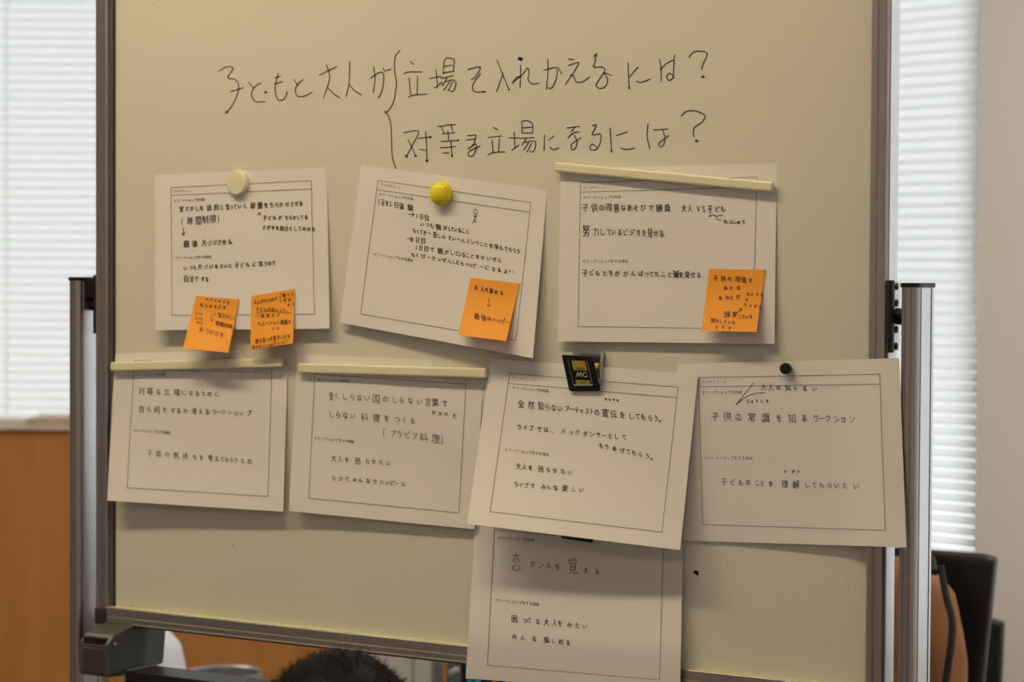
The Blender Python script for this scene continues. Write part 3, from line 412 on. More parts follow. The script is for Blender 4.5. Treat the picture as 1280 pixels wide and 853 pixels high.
'得': [[9,28,16,27,17,25,17,10],[26,10,17,10],[-26,-16,-20,-20,-14,-27],[-18,27,-19,-1],[3,22,-2,17],[22,-17,22,-8,-3,-8,-4,-17],[22,-17,-4,-17],[22,-17,21,-26,-2,-26,-4,-24,-4,-17],[26,0,17,1],[-8,0,17,1],[-9,10,17,10],[-28,3,-25,2,-24,0,-19,-1],[17,1,17,10],[-19,-1,-18,-7,-14,-12]],
'恋': [[-23,-1,-18,-7,-17,-11],[-13,9,-13,24,-11,26,9,27,13,26,15,21],[-8,1,-8,-20],[25,-21,7,-20],[19,9,25,23],[7,1,7,-20],[-1,-28,1,-21],[-8,-20,1,-21],[-8,-20,-26,-20],[-3,6,3,14],[7,-20,1,-21],[24,-2,16,-11],[-21,12,-25,24]],
'意': [[12,22,11,26,9,27,-8,27,-10,26,-11,18],[25,-12,10,-13],[-11,-22,-11,-13],[-11,-22,-22,-23],[-11,-22,0,-23],[-11,-13,-10,-12,10,-13],[-11,-13,-25,-12],[-18,2,18,2],[-18,2,-18,10,-2,11],[-18,2,-17,-6,17,-6,18,2],[0,-23,12,-22],[12,-22,22,-23],[12,-22,10,-13],[15,16,19,16,25,25],[-2,11,17,10,18,2],[-2,11,-1,14,4,18],[-25,26,-19,17]],
'持': [[-19,3,-12,2],[-19,3,-19,-14],[19,5,27,5],[19,5,19,25,17,27,11,27],[19,5,-6,5],[19,5,19,-6],[26,-6,19,-6],[-13,-14,-19,-14],[-3,-19,10,-19],[-19,-27,-19,-14],[10,-28,10,-19],[10,-19,23,-19],[10,-19,10,-6],[-19,-14,-27,-14],[4,20,0,12],[-7,-6,10,-6],[-20,5,-28,7],[-20,5,-19,25,-21,27,-25,27],[10,-6,19,-6]],
'料': [[-7,-23,-9,-13],[-7,-5,-16,-5],[-17,2,-17,-4],[-17,2,-21,4,-28,18],[19,-27,19,9],[-26,-23,-24,-13],[19,9,28,8,29,10],[8,-1,1,-6],[4,-21,11,-17],[-16,3,-12,4,-9,7,-8,11,-2,13,19,11],[-16,3,-16,27],[19,27,19,11],[-16,-27,-16,-5],[-27,-5,-17,-4]],
'日': [[18,22,18,26],[18,22,-18,22],[18,22,18,0],[-18,22,-18,26],[-18,22,-18,0],[18,0,-18,0],[18,0,18,-22,-18,-22,-18,0]],
'時': [[19,5,26,5],[19,5,18,27,9,27,7,25],[19,5,-5,5],[19,5,19,-7],[27,-7,19,-7],[-25,19,-25,15],[-3,-19,11,-19],[-25,-4,-11,-4],[-25,-4,-25,15],[-25,-4,-25,-23,-11,-23,-11,-4],[19,-7,11,-7],[6,20,0,12],[11,-27,11,-19],[11,-7,-5,-7],[11,-7,11,-19],[11,-19,24,-19],[-11,-4,-11,14,-25,15]],
'最': [[28,26,25,27,15,21],[-26,23,-21,23],[-21,-3,-4,-2],[-21,-3,-21,5],[-21,-3,-27,-3],[-4,13,-4,21],[-4,13,-21,13],[-4,13,-4,5],[-4,22,-4,26,3,27,14,21],[-4,22,-21,23],[14,20,7,12,6,6],[-4,-2,-4,5],[-4,-2,27,-3],[6,6,7,5,23,6,22,11,15,20],[-21,5,-4,5],[-21,5,-21,13],[-18,-18,18,-18],[-18,-18,-18,-10,18,-10,18,-18],[-18,-18,-17,-26,17,-26,18,-18],[-21,23,-21,13]],
'来': [[0,-27,0,-19],[25,2,4,2,3,4],[-3,4,0,4],[-3,4,-15,17,-22,22,-26,23],[-3,4,-4,2,-26,2],[3,4,0,4],[3,4,15,17,22,22,26,23],[0,27,0,4],[17,-12,13,-3],[0,-19,23,-19],[0,-19,0,4],[0,-19,-23,-19],[-14,-6,-17,-13]],
'楽': [[-5,11,0,11],[-5,11,-12,19,-17,22,-23,25,-30,25],[-5,11,-6,9,-26,9],[10,-7,17,-7,27,-1],[10,-7,9,0,0,0],[10,-7,10,-11],[0,-27,-1,-21],[-17,-16,-23,-22,-25,-22],[0,0,0,11],[0,0,-10,0,-10,-6],[-1,-21,9,-21,10,-15],[-1,-21,-10,-20,-10,-11],[-27,-1,-17,-6,-10,-6],[-10,-6,-10,-11],[26,9,7,9,5,11],[-10,-11,10,-11],[0,11,5,11],[0,11,0,26],[26,25,21,24,12,19,6,14,5,11],[10,-15,16,-15,24,-23],[10,-15,10,-11]],
'母': [[19,-4,25,-4],[19,-4,17,17],[19,-4,-18,-4],[19,-4,20,-24,-15,-24,-18,-4],[6,-11,-4,-16],[-19,-4,-21,17,16,17],[-19,-4,-26,-4],[5,10,-6,4],[0,25,2,27,7,28,13,27,16,23,16,17],[17,17,24,16]],
'気': [[-22,7,-17,7,-13,9,-7,15],[-30,-7,-25,-7],[-14,-26,-15,-21],[-26,27,-20,26,-7,15],[0,18,-3,17,-4,15],[-19,-14,-17,-14,-14,-11,18,-11],[-19,-14,-25,-7],[-19,-14,-18,-19,-15,-21],[-7,15,-4,15],[-25,-7,-21,-2,16,-2,18,23,20,26,25,27,27,25,26,18],[-15,-21,24,-20],[2,4,-3,11,-4,15]],
'然': [[-3,11,3,8,9,1,10,-3,13,-5],[21,-25,25,-19],[-13,0,-9,-3,-7,-9],[-13,0,-17,6,-25,10],[-13,0,-19,-5,-23,-5,-25,-7,-25,-9,-15,-22],[-2,-15,-7,-9],[-2,-15,-3,-22,-15,-22],[-2,-15,2,-13,13,-13],[-14,-26,-15,-22],[26,10,24,10,21,7,15,-4,13,-5],[-20,18,-25,27],[-6,26,-7,20],[13,-13,25,-13],[13,-13,13,-5],[13,-13,13,-26],[-13,-12,-7,-9],[11,28,8,26,6,18],[20,18,24,25]],
'片': [[5,-11,5,-26],[5,-11,23,-10],[5,-11,-18,-10],[-18,-10,-18,5],[-18,-10,-18,-25],[-30,26,-25,25,-21,17,-18,5],[13,27,13,5,-18,5]],
'理': [[25,-12,25,0],[25,-12,10,-12],[25,-12,25,-24,10,-24],[10,-24,10,-12],[10,-24,-4,-24,-4,-12],[-19,16,-11,15],[-19,16,-20,18,-27,20],[-19,16,-19,-4],[-4,12,10,12],[-19,-22,-19,-4],[-19,-22,-27,-23],[-19,-22,-10,-23],[-19,-4,-13,-4],[-19,-4,-26,-4],[-4,-12,10,-12],[-4,-12,-4,0,10,0],[28,25,10,25],[10,12,25,12],[10,12,10,25],[10,12,10,1],[25,0,10,1],[25,0,27,2],[10,-12,10,0],[-12,28,-9,25,10,25]],
'由': [[0,-27,0,-14],[-22,23,0,23],[-22,23,-23,28],[-22,23,-22,4],[0,-14,22,-14,22,4],[0,-14,0,4],[0,-14,-22,-14,-22,4],[25,29,22,26,22,23],[22,23,0,23],[22,23,22,4],[-22,4,0,4],[0,4,22,4],[0,4,0,23]],
'的': [[-24,25,-24,21],[-16,-17,-6,-17,-6,-6],[-16,-17,-24,-17,-24,1],[-16,-17,-15,-27],[6,-2,14,9],[-6,1,-6,20,-24,21],[-6,1,-24,1],[-6,1,-6,-6],[-6,-6,0,-6,4,-16,6,-17],[-24,1,-24,21],[6,-17,25,-17,25,0,22,23,19,26,10,26],[6,-17,8,-27]],
'目': [[19,23,19,26],[19,23,-20,23],[19,23,18,7],[-20,26,-20,23],[-20,-8,19,-8],[-20,-8,-20,7],[-20,-8,-19,-23,19,-23,19,-8],[-20,23,-20,7],[18,7,-20,7],[18,7,19,-8]],
'知': [[24,24,24,21],[-21,-18,-14,-18],[-21,-18,-24,-16,-26,-10],[-21,-18,-20,-27],[-27,-1,-14,-1],[-4,-18,-14,-18],[-27,26,-25,26,-22,23,-17,15,-17,12,-14,9],[-3,20,-6,15,-11,10,-14,9],[-14,-1,-2,-1],[-14,-1,-14,9],[-14,-1,-14,-18],[5,21,24,21],[5,21,5,25],[5,21,5,-21,24,-21,24,21]],
'立': [[5,24,25,25],[5,24,-27,25],[5,24,15,-7],[-23,-15,0,-15],[-1,-26,0,-15],[23,-15,0,-15],[-14,-7,-9,16]],
'等': [[1,-19,4,-22,6,-22],[1,-19,0,-8],[1,-19,-3,-22,-14,-21],[-19,-22,-14,-21],[-19,-22,-21,-22,-26,-15],[-19,-22,-19,-26],[13,12,24,12],[13,12,12,27,4,28,1,26],[13,12,-14,12],[13,12,13,2],[0,2,13,2],[0,2,-27,2],[0,2,0,-8],[-25,12,-14,12],[-8,21,-14,17,-14,12],[13,2,26,2],[15,-14,14,-21],[8,-27,6,-27,6,-22],[6,-22,14,-21],[0,-8,20,-8],[0,-8,-21,-8],[-14,-16,-14,-21],[26,-22,14,-21]],
'練': [[-11,-3,-10,4],[-4,-20,11,-20],[-28,27,-25,15],[10,8,9,11],[10,8,8,6,-3,6,-3,-10,11,-11],[11,-27,11,-20],[9,11,11,12,11,27],[9,11,6,12,-3,23,-9,22,-11,15,-11,11,-9,8,-10,4],[-24,-9,-18,-8],[-24,-9,-24,-13,-17,-26],[13,8,14,6,18,6],[13,8,26,23],[5,-1,4,-5],[-18,15,-17,25],[-18,-8,-15,-9,-11,-16],[-18,-8,-19,-3,-23,2,-23,5],[25,-20,11,-20],[11,8,11,-11],[-23,5,-10,4],[18,6,25,5,25,-6],[18,6,18,-1,20,-6,25,-6],[11,-20,11,-11],[11,-11,25,-11,25,-6]],
'習': [[6,-17,13,-15,14,-10],[-21,-17,-14,-15,-13,-10],[23,-12,23,-3,25,-1],[23,-12,14,-10],[23,-12,23,-24,3,-24],[-24,-4,-14,-8,-13,-10],[14,-10,4,-5,3,-2,-2,0],[-18,25,18,25],[-18,25,-18,15],[-2,5,17,5,18,15],[-2,5,-17,5,-18,15],[-2,5,-2,0],[-2,0,-5,-3,-5,-11],[-13,-10,-5,-11],[-18,15,18,15],[18,25,18,15],[-24,-24,-5,-24,-5,-11]],
'考': [[-25,8,-9,3],[14,-17,16,-17,22,-23],[14,-17,11,-9],[14,-17,11,-20,-3,-20],[0,-7,11,-9],[0,-7,-4,1],[0,-7,-3,-8],[-1,27,13,26,16,13,-10,13],[-3,-8,-26,-8],[-3,-8,-3,-20],[25,-8,11,-9],[-14,14,-10,13],[-9,3,-10,13],[-9,3,-4,1],[20,2,-4,1],[-20,-20,-3,-20],[-3,-20,-3,-27]],
'自': [[23,30,20,27,20,24],[20,24,-19,24],[20,24,20,10],[-19,-4,20,-4],[-19,-4,-19,10],[-19,-4,-19,-18,-3,-19],[-3,-19,20,-18,20,-4],[-3,-19,-1,-27],[20,10,-19,10],[20,10,20,-4],[-20,28,-19,24],[-19,24,-19,10]],
'般': [[-6,0,-6,25],[-6,0,-22,0],[-6,0,-6,-21,-15,-21],[-14,-27,-15,-21],[-26,26,-22,0],[-14,-9,-15,-13],[-12,27,-6,25],[-15,8,-12,14],[-22,0,-27,0],[-22,0,-22,-21,-15,-21],[14,20,4,26,-6,25],[3,-8,6,-17,6,-24,20,-24,20,-10,28,-9],[14,19,8,13,4,6,5,0,24,1,23,6,15,19],[15,20,25,26]],
'苦': [[11,-15,11,-21],[0,9,19,9,19,25],[0,9,-18,9,-18,25],[0,9,0,-4],[-18,25,19,25],[-18,25,-19,28],[-12,-15,-12,-21],[25,-21,11,-21],[-26,-21,-12,-21],[22,30,19,27,19,25],[11,-27,11,-21],[-12,-21,11,-21],[-12,-21,-12,-26],[25,-4,0,-4],[-26,-4,0,-4],[0,-4,0,-11]],
'葉': [[5,15,0,15],[5,15,7,13,27,13],[5,15,9,20,13,22,24,26,28,25],[-2,-15,-2,-11],[-2,-11,16,-11],[-2,-11,-1,-2,14,-2,16,-4,16,-11],[-2,-11,-18,-11],[-26,13,-6,13,-5,15],[0,15,0,27],[0,15,-5,15],[0,15,0,5],[-18,-11,-17,5,0,5],[-18,-11,-26,-11],[-18,-11,-18,-14],[0,5,24,4],[-11,-27,-11,-23],[-5,15,-11,21,-24,26,-28,25],[-11,-23,11,-23],[-11,-23,-11,-19],[-11,-23,-26,-23],[26,-11,16,-11],[11,-27,11,-23],[11,-23,26,-24],[11,-23,11,-18,16,-15,16,-11]],
'見': [[18,-3,17,7,6,8],[18,-3,-18,-3],[18,-3,18,-14],[-18,-14,18,-14],[-18,-14,-18,-3],[-18,-14,-18,-25,18,-25,18,-14],[27,20,26,26,24,27,7,26,6,8],[-18,-3,-18,7,-9,8],[-9,8,-9,12,-13,21,-25,27],[-9,8,-8,7,6,8]],
'覚': [[-26,27,-13,24,-9,21,-8,15],[-17,-24,-15,-18],[-2,-26,1,-17],[-15,-1,16,-1],[-15,-1,-15,6],[-15,-1,-14,-9,15,-9,16,-1],[-8,15,-6,14,7,15],[-8,15,-15,14,-15,6],[16,-1,16,6],[1,-17,15,-18],[1,-17,-15,-18],[-24,-9,-24,-17,-15,-18],[25,-9,25,-17,15,-18],[27,22,26,26,24,27,9,27,7,26,7,15],[-15,6,16,6],[16,6,16,13,7,15],[15,-18,17,-24,21,-27]],
'親': [[24,-3,24,7,18,8],[24,-3,4,-3],[24,-3,24,-14],[-14,5,-4,5],[-14,5,-14,24,-15,26,-19,26],[-14,5,-27,5],[-14,5,-14,-5],[-4,18,-6,12],[-7,-15,-9,-11,-9,-6],[26,18,28,20,27,26,25,27,18,26,18,8],[24,-14,4,-14],[24,-14,24,-24,4,-24,4,-14],[-14,-5,-20,-6],[-14,-5,-9,-6],[-26,-21,-14,-21],[4,-3,4,8,8,8],[4,-3,4,-14],[18,8,8,8],[-4,-21,-14,-21],[-20,-6,-27,-6],[-20,-6,-20,-11,-22,-15],[-9,-6,-3,-6],[-15,-26,-14,-21],[-26,20,-22,12],[8,8,6,20,1,26,-2,27]],
'解': [[16,15,27,14],[16,15,16,27],[16,15,3,15],[16,15,16,3],[-14,0,-4,0],[-14,0,-14,12],[-14,0,-23,0],[-14,0,-14,-11],[-4,12,-4,25,-6,27,-14,24,-14,12],[-4,12,-14,12],[-4,12,-4,0],[-19,-22,-8,-21,-10,-12],[-19,-22,-21,-21,-23,-16,-23,-11],[-19,-22,-18,-26],[-23,12,-14,12],[-23,12,-23,0],[-23,12,-27,27],[7,3,16,3],[7,3,5,3,3,9],[7,3,8,-3],[-23,-11,-14,-11],[-23,-11,-24,-11,-23,0],[-10,-12,-4,-11,-4,0],[-10,-12,-14,-11],[3,-24,12,-24],[16,3,25,3],[16,3,16,-7,24,-10,25,-24,12,-24],[12,-24,8,-12,3,-7]],
'言': [[27,-18,2,-18],[-29,-15,-26,-18,2,-18],[-18,25,18,25,18,12,-17,12,-18,25],[2,-18,0,-25,-4,-28],[16,-8,-17,-8],[-17,1,17,1]],
'誉': [[25,-16,13,-16],[-13,-16,0,-16],[-13,-16,-13,-12,-18,-4],[17,11,-17,11],[-26,-1,-18,-4],[12,-16,13,-11,18,-4],[12,-16,0,-16],[-3,-27,0,-22,0,-16],[-15,-16,-27,-16],[-15,-16,-15,-21,-19,-26],[18,-26,14,-21,13,-16],[17,4,-16,4],[-18,-4,0,-3],[27,-2,18,-4],[0,-3,18,-4],[0,-3,-1,-8],[-10,17,17,17,18,26,-17,26,-17,18,-10,17]],
'識': [[22,-22,24,-16],[-6,9,7,9],[-6,9,-6,18],[-6,9,-5,-1,7,-1,7,9],[26,18,27,22,24,26,22,26,17,19],[-14,0,-24,0],[7,9,7,18],[7,18,7,20,10,23],[7,18,-6,18],[1,-21,8,-21],[1,-21,-3,-21],[1,-21,0,-26],[-19,-22,-21,-27],[-7,-21,-3,-21],[-24,24,-14,23,-14,9,-25,10,-24,24],[-24,24,-25,27],[4,-8,15,-8],[4,-8,-3,-8],[4,-8,6,-15],[-6,23,-6,18],[25,1,21,10,18,11],[14,-27,15,-8],[17,19,10,23],[17,19,18,11],[18,11,16,10,15,-8],[-25,-7,-15,-8],[8,26,10,23],[-14,-16,-27,-16],[15,-8,26,-8],[-3,-21,-4,-17,-3,-8],[-3,-8,-8,-8]],
'負': [[-10,17,10,17],[-10,17,-10,22],[-10,17,-18,17,-18,7],[-10,-24,5,-23,6,-19,4,-14],[-10,-24,-13,-23,-17,-18,-18,-13],[-26,26,-22,27,-10,22],[19,-3,19,7],[19,-3,-18,-3],[19,-3,18,-13,4,-14],[-18,7,19,7],[-18,7,-18,-3],[7,22,10,22],[10,22,22,27,27,27],[10,22,10,17],[10,17,19,16,19,7],[-18,-3,-18,-13],[-18,-13,4,-14],[-18,-13,-27,-11],[-5,22,-10,22]],
'部': [[-6,-3,-2,-19],[-6,-3,2,-2],[-6,-3,-18,-2],[-20,-19,-12,-20],[-20,-19,-18,-2],[-20,-19,-25,-19],[-12,-20,-13,-27],[-12,-20,-2,-19],[-1,24,-23,24],[-1,24,-1,8,-23,8,-23,24],[-27,-2,-18,-2],[9,27,10,-23,11,-24,25,-23,19,-4,25,5,26,12,24,17,16,18]],
'間': [[-10,12,10,12],[-10,12,-10,22],[-10,12,-9,2,9,2,10,12],[-3,-5,-5,-7],[10,22,-10,22],[10,22,10,12],[10,22,15,27,22,27,24,25,24,-6],[24,-6,5,-6,5,-16],[24,-6,24,-16],[5,-16,24,-16],[5,-16,6,-25,23,-25,24,-16],[-24,27,-24,-7],[-5,-16,-5,-7],[-5,-16,-24,-16],[-5,-16,-6,-25,-23,-25,-24,-16],[-5,-7,-24,-7],[-24,-16,-24,-7]],
'限': [[16,13,17,19,25,26,28,25],[16,13,14,13,11,9,10,0],[16,13,25,7],[22,-13,22,0],[22,-13,-1,-13],[22,-13,22,-24,-1,-24,-1,-13],[22,0,10,0],[22,0,24,2],[-25,27,-24,-24,-11,-24,-15,-7,-11,-1,-10,9,-12,12,-16,12],[-1,25,10,23],[-1,25,-1,0],[-1,-13,-1,0],[-1,0,10,0]],
'験': [[-14,19,-16,12],[-26,13,-26,20,-28,24],[-7,26,-1,27,4,24,9,19,12,11],[-7,26,-12,28],[-7,26,-6,16],[-7,-6,-14,-6],[12,11,1,10,1,-2,13,-3],[27,-13,23,-14],[14,11,25,9,25,-2,13,-3],[14,11,21,23,27,26],[3,-13,-14,-15],[3,-13,3,-16,11,-25,15,-25,23,-16,23,-14],[3,-13,5,-11,13,-11],[-20,21,-21,12],[-14,4,-5,5,-6,16],[-14,4,-24,4,-24,-6],[-14,4,-14,-6],[13,-11,20,-11,23,-14],[13,-11,13,-3],[-14,-24,-14,-15],[-14,-24,-23,-25,-24,-15],[-14,-24,-6,-25],[-14,-15,-14,-6],[-14,-15,-24,-15],[13,11,13,-3],[-14,-6,-24,-6],[-6,16,-9,16,-12,11],[-24,-15,-24,-6]],
'＊': [[0,0,0,-22],[2,0,4,3,18,10],[2,0,3,-2,19,-10],[-19,11,-1,1],[0,1,0,23],[-19,-10,-4,-3,-1,0]],
}
def gpath(ch):
    return [[(l[i], l[i+1]) for i in range(0, len(l), 2)] for l in GL[ch]]
def smooth(P, n=3):
    if len(P) < 3: return P
    out = []
    for i in range(len(P)-1):
        p0, p1, p2, p3 = P[max(i-1, 0)], P[i], P[i+1], P[min(i+2, len(P)-1)]
        for k in range(n):
            t = k/n; out.append(tuple(.5*((2*b)+(-a+c)*t+(2*a-5*b+4*c-d)*t*t+(-a+3*b-3*c+d)*t**3) for a, b, c, d in zip(p0, p1, p2, p3)))
    return out+[P[-1]]
def ribbon(name, strokes, mapper, m, parent):
    vs = []; fs = []
    for P, w in strokes:
        for a, b in zip(P, P[1:]):
            dx, dy = b[0]-a[0], b[1]-a[1]; L = math.hypot(dx, dy)
            if L < 1e-6: continue
            dx, dy = dx/L, dy/L; e = w*.32; nx, ny = -dy*w/2, dx*w/2
            q = [(a[0]-dx*e+nx, a[1]-dy*e+ny), (a[0]-dx*e-nx, a[1]-dy*e-ny), (b[0]+dx*e-nx, b[1]+dy*e-ny), (b[0]+dx*e+nx, b[1]+dy*e+ny)]
            n = len(vs); vs += [mapper(*p) for p in q]; fs.append((n, n+1, n+2, n+3))
    o = mesh(name, vs, fs, m, parent)
    if len(strokes) > 6: o['kind'] = 'stuff'
    return o
def blob(x, y, r): return [([(x-r*.5, y-.2*r), (x+r*.5, y+.2*r)], r*1.7)]
def line(text, xs, y0, y1, h, w, hand=True, ws=.84):
    out = []; n = len(text)
    if len(xs) == 2 and n > 2: xs = [xs[0]+(xs[1]-xs[0])*i/(n-1) for i in range(n)]
    x0, x1 = xs[0], xs[-1]
    for i, ch in enumerate(text):
        t = 0 if x1 == x0 else (xs[i]-x0)/(x1-x0); cx, cy = xs[i], y0+(y1-y0)*t
        if ch == '…': ch = 'ー'
        if ch not in GL: continue
        k = h/60; kana = ord(ch) < 0x3400
        if hand: k *= (.80 if kana else 1.0)*random.uniform(.93, 1.08); a = random.uniform(-.13, .05); cy += random.uniform(-.5, .5)*h*.07
        else: a = 0
        sl = (y1-y0)/(x1-x0) if x1 != x0 else 0
        if hand and n > 1:                                         # narrow letters where the writer squeezed them
            gap = min([abs(xs[i]-xs[j]) for j in (i-1, i+1) if 0 <= j < n]); wk = min(ws, gap*.93/(k*60)) if ch not in 'っッゃゅょョー、。.()' else min(ws, gap*1.5/(k*60))
        else: wk = ws
        for P in gpath(ch):
            Q = []
            for px, py in P:
                jx = random.uniform(-2.2, 2.2) if hand else 0; jy = random.uniform(-2.2, 2.2) if hand else 0
                X = (px+jx)*wk; Y = py+jy; X, Y = X-Y*a, Y+X*a; Q.append((cx+X*k, cy+Y*k+X*k*sl))
            out.append((Q, w))
    return out
# ------------------------------------------------------------------ the question on the board
def zz(ox, oy, *sts): return [[(ox+x/4, oy+y/4) for x, y in s] for s in sts]
TITLE = zz(260, 50, [(55,155),(90,135),(120,135),(122,150),(98,188),(130,195),(150,215),(150,260),(125,320),(93,362)], [(113,258),(178,238)],
 [(203,210),(222,235),(230,240)], [(265,215),(235,232),(218,262),(225,295),(245,310),(285,308)],
 [(352,165),(335,235),(345,290),(362,303),(385,290),(396,258)], [(335,190),(362,182)], [(333,220),(372,208)],
 [(430,198),(445,222),(450,228)], [(478,197),(445,225),(437,258),(450,282),(485,280),(520,262)],
 [(557,175),(643,133)], [(592,125),(608,180),(600,225),(577,290)], [(597,238),(630,270),(658,288)],
 [(708,107),(708,150),(705,220),(690,282)], [(705,222),(735,255),(768,275)],
 [(812,192),(850,165),(875,165),(878,205),(868,260),(850,290)], [(828,133),(835,195),(826,262)], [(875,140),(885,160)], [(892,152),(912,146)],
 [(960,52),(940,75),(932,110),(935,170),(942,215),(930,300),(905,350),(882,360)], [(882,360),(900,375),(915,430),(918,520),(922,590),(940,643)],
 [(1012,108),(1028,122)], [(980,170),(1000,160),(1070,160)], [(1005,190),(1012,272)], [(1048,180),(1045,272)], [(1003,285),(1030,275),(1095,270)],
 [(1107,192),(1165,182)], [(1140,150),(1148,240)], [(1132,240),(1172,210)], [(1180,115),(1175,168)], [(1178,115),(1190,92),(1215,92),(1232,105),(1225,158)],
 [(1182,132),(1222,125)], [(1175,165),(1230,155)], [(1165,192),(1225,178)], [(1195,190),(1178,220),(1170,228)], [(1190,208),(1225,200),(1240,215),(1232,245),(1220,258),(1210,250)],
 [(1208,210),(1180,250)], [(1222,210),(1200,255)],
 [(978,465),(1052,455),(1030,510),(992,582)], [(1000,498),(1038,580)], [(1052,492),(1112,485)], [(1088,458),(1092,520),(1095,604)], [(1060,547),(1085,552)],
 [(1147,432),(1185,430)], [(1165,435),(1180,465)], [(1190,425),(1238,423)], [(1215,425),(1222,455)], [(1170,470),(1235,463)], [(1200,455),(1203,500)],
 [(1165,508),(1250,502)], [(1160,540),(1240,533)], [(1215,508),(1220,580)], [(1175,565),(1205,565)])
TITLE += zz(580, 50, [(18,148),(82,135),(55,185),(35,198)], [(82,168),(48,215),(42,245),(60,260),(103,258)], [(165,98),(190,165),(225,248)], [(195,165),(180,210),(162,258)],
 [(283,125),(280,240)], [(240,215),(265,185),(280,185)], [(240,215),(290,175),(318,140),(325,165),(320,200),(345,220),(375,215)],
 [(398,152),(450,138),(465,145),(462,190),(440,238),(420,238)], [(418,97),(420,150),(412,248)], [(470,135),(487,168)],
 [(522,95),(550,98)], [(522,128),(572,112),(555,150),(507,222)], [(530,175),(548,180),(560,208),(590,210),(627,185)],
 [(650,85),(662,68),(655,110),(648,135),(690,135),(705,150),(690,175),(660,225),(680,242),(708,230),(718,195),(700,165),(740,178)],
 [(820,115),(822,180),(826,240)], [(828,185),(862,142),(872,140)], [(862,205),(885,212),(930,195)],
 [(978,95),(985,150),(985,208)], [(980,150),(1010,118),(1050,100)], [(1053,75),(1048,130),(1045,185),(1025,202),(1013,185),(1030,165),(1052,190)],
 [(1125,88),(1140,65),(1170,55),(1212,62),(1212,85),(1195,120),(1188,148)],
 [(18,478),(60,475)], [(12,500),(60,495)], [(60,478),(48,520),(20,545)], [(20,545),(60,520),(55,560),(40,582),(20,575),(30,555),(80,530)],
 [(147,437),(168,448)], [(120,488),(188,480)], [(140,500),(145,560)], [(178,492),(172,560)], [(120,575),(150,562),(205,560)],
 [(225,490),(275,490)], [(250,462),(255,540)], [(238,552),(275,525)], [(288,415),(290,465)], [(285,410),(315,403),(342,420),(342,465)], [(292,440),(340,436)], [(292,465),(342,465)],
 [(280,492),(350,488)], [(310,492),(290,525)], [(305,512),(352,505),(358,530),(345,560),(330,555)], [(322,515),(298,550)], [(338,515),(315,560)],
 [(402,475),(400,555)], [(425,500),(450,480)], [(430,535),(445,548),(475,540)],
 [(515,440),(578,432)], [(555,435),(535,460)], [(520,490),(545,465),(575,460)], [(550,475),(565,510),(555,545),(540,548),(538,520),(585,490)],
 [(640,430),(662,425),(640,475),(680,470),(682,510),(660,548),(630,545),(640,520),(665,540)],
 [(730,440),(738,555)], [(762,478),(815,460)], [(785,540),(810,548),(852,540)],
 [(920,420),(915,480),(928,542)], [(948,450),(1020,446)], [(990,445),(1002,480),(1000,520),(985,535),(975,515),(1025,478)],
 [(1087,380),(1110,358),(1160,355),(1203,378),(1190,410),(1150,440),(1147,485)])
onb = lambda px, py: at(px, py, PY-.0004)
st = [(smooth(p), 1.25) for p in TITLE]
for x, y, r in ((93,362,1.7), (288,262,1.6)): st += blob(260+x/4, 50+y/4, r)
for x, y, r in ((992,582,1.6), (1038,580,1.5), (1112,486,1.5), (1095,604,1.7), (1250,502,1.2), (1220,580,1.3)): st += blob(260+x/4, 50+y/4, r)
for x, y, r in ((1195,184,1.7), (1163,505,1.8), (826,240,1.2), (738,555,1.2), (103,259,1.2), (225,248,1.1)): st += blob(580+x/4, 50+y/4, r)
ribbon('handwriting', st, onb, M['marker'], wb)['label'] = 'question handwritten in thin black marker'
st = blob(650.3, 73.6, 2.6); ribbon('ink_dot', st, onb, M['black'], wb); ribbon('ink_dot', blob(870, 716, 2.6)+blob(871.5, 718, 1.6), onb, M['black'], wb)
st = []
for x, y in ((290, 683), (291.5, 681.5), (973, 741.5), (1060, 723), (1060.5, 733), (192, 4), (187, 27), (160, 748), (166, 757), (163, 757.5), (173, 758), (180, 761), (153, 757), (988, 110), (1058, 250), (970, 95), (553.5, 791.5), (554, 789.5), (1073, 770), (1031, 804), (909, 706)):
    st += [([(x, y-.7), (x+random.uniform(-.6, .6), y+1)], .8)]
ribbon('dirt_specks', st, onb, M['faint'], wb)
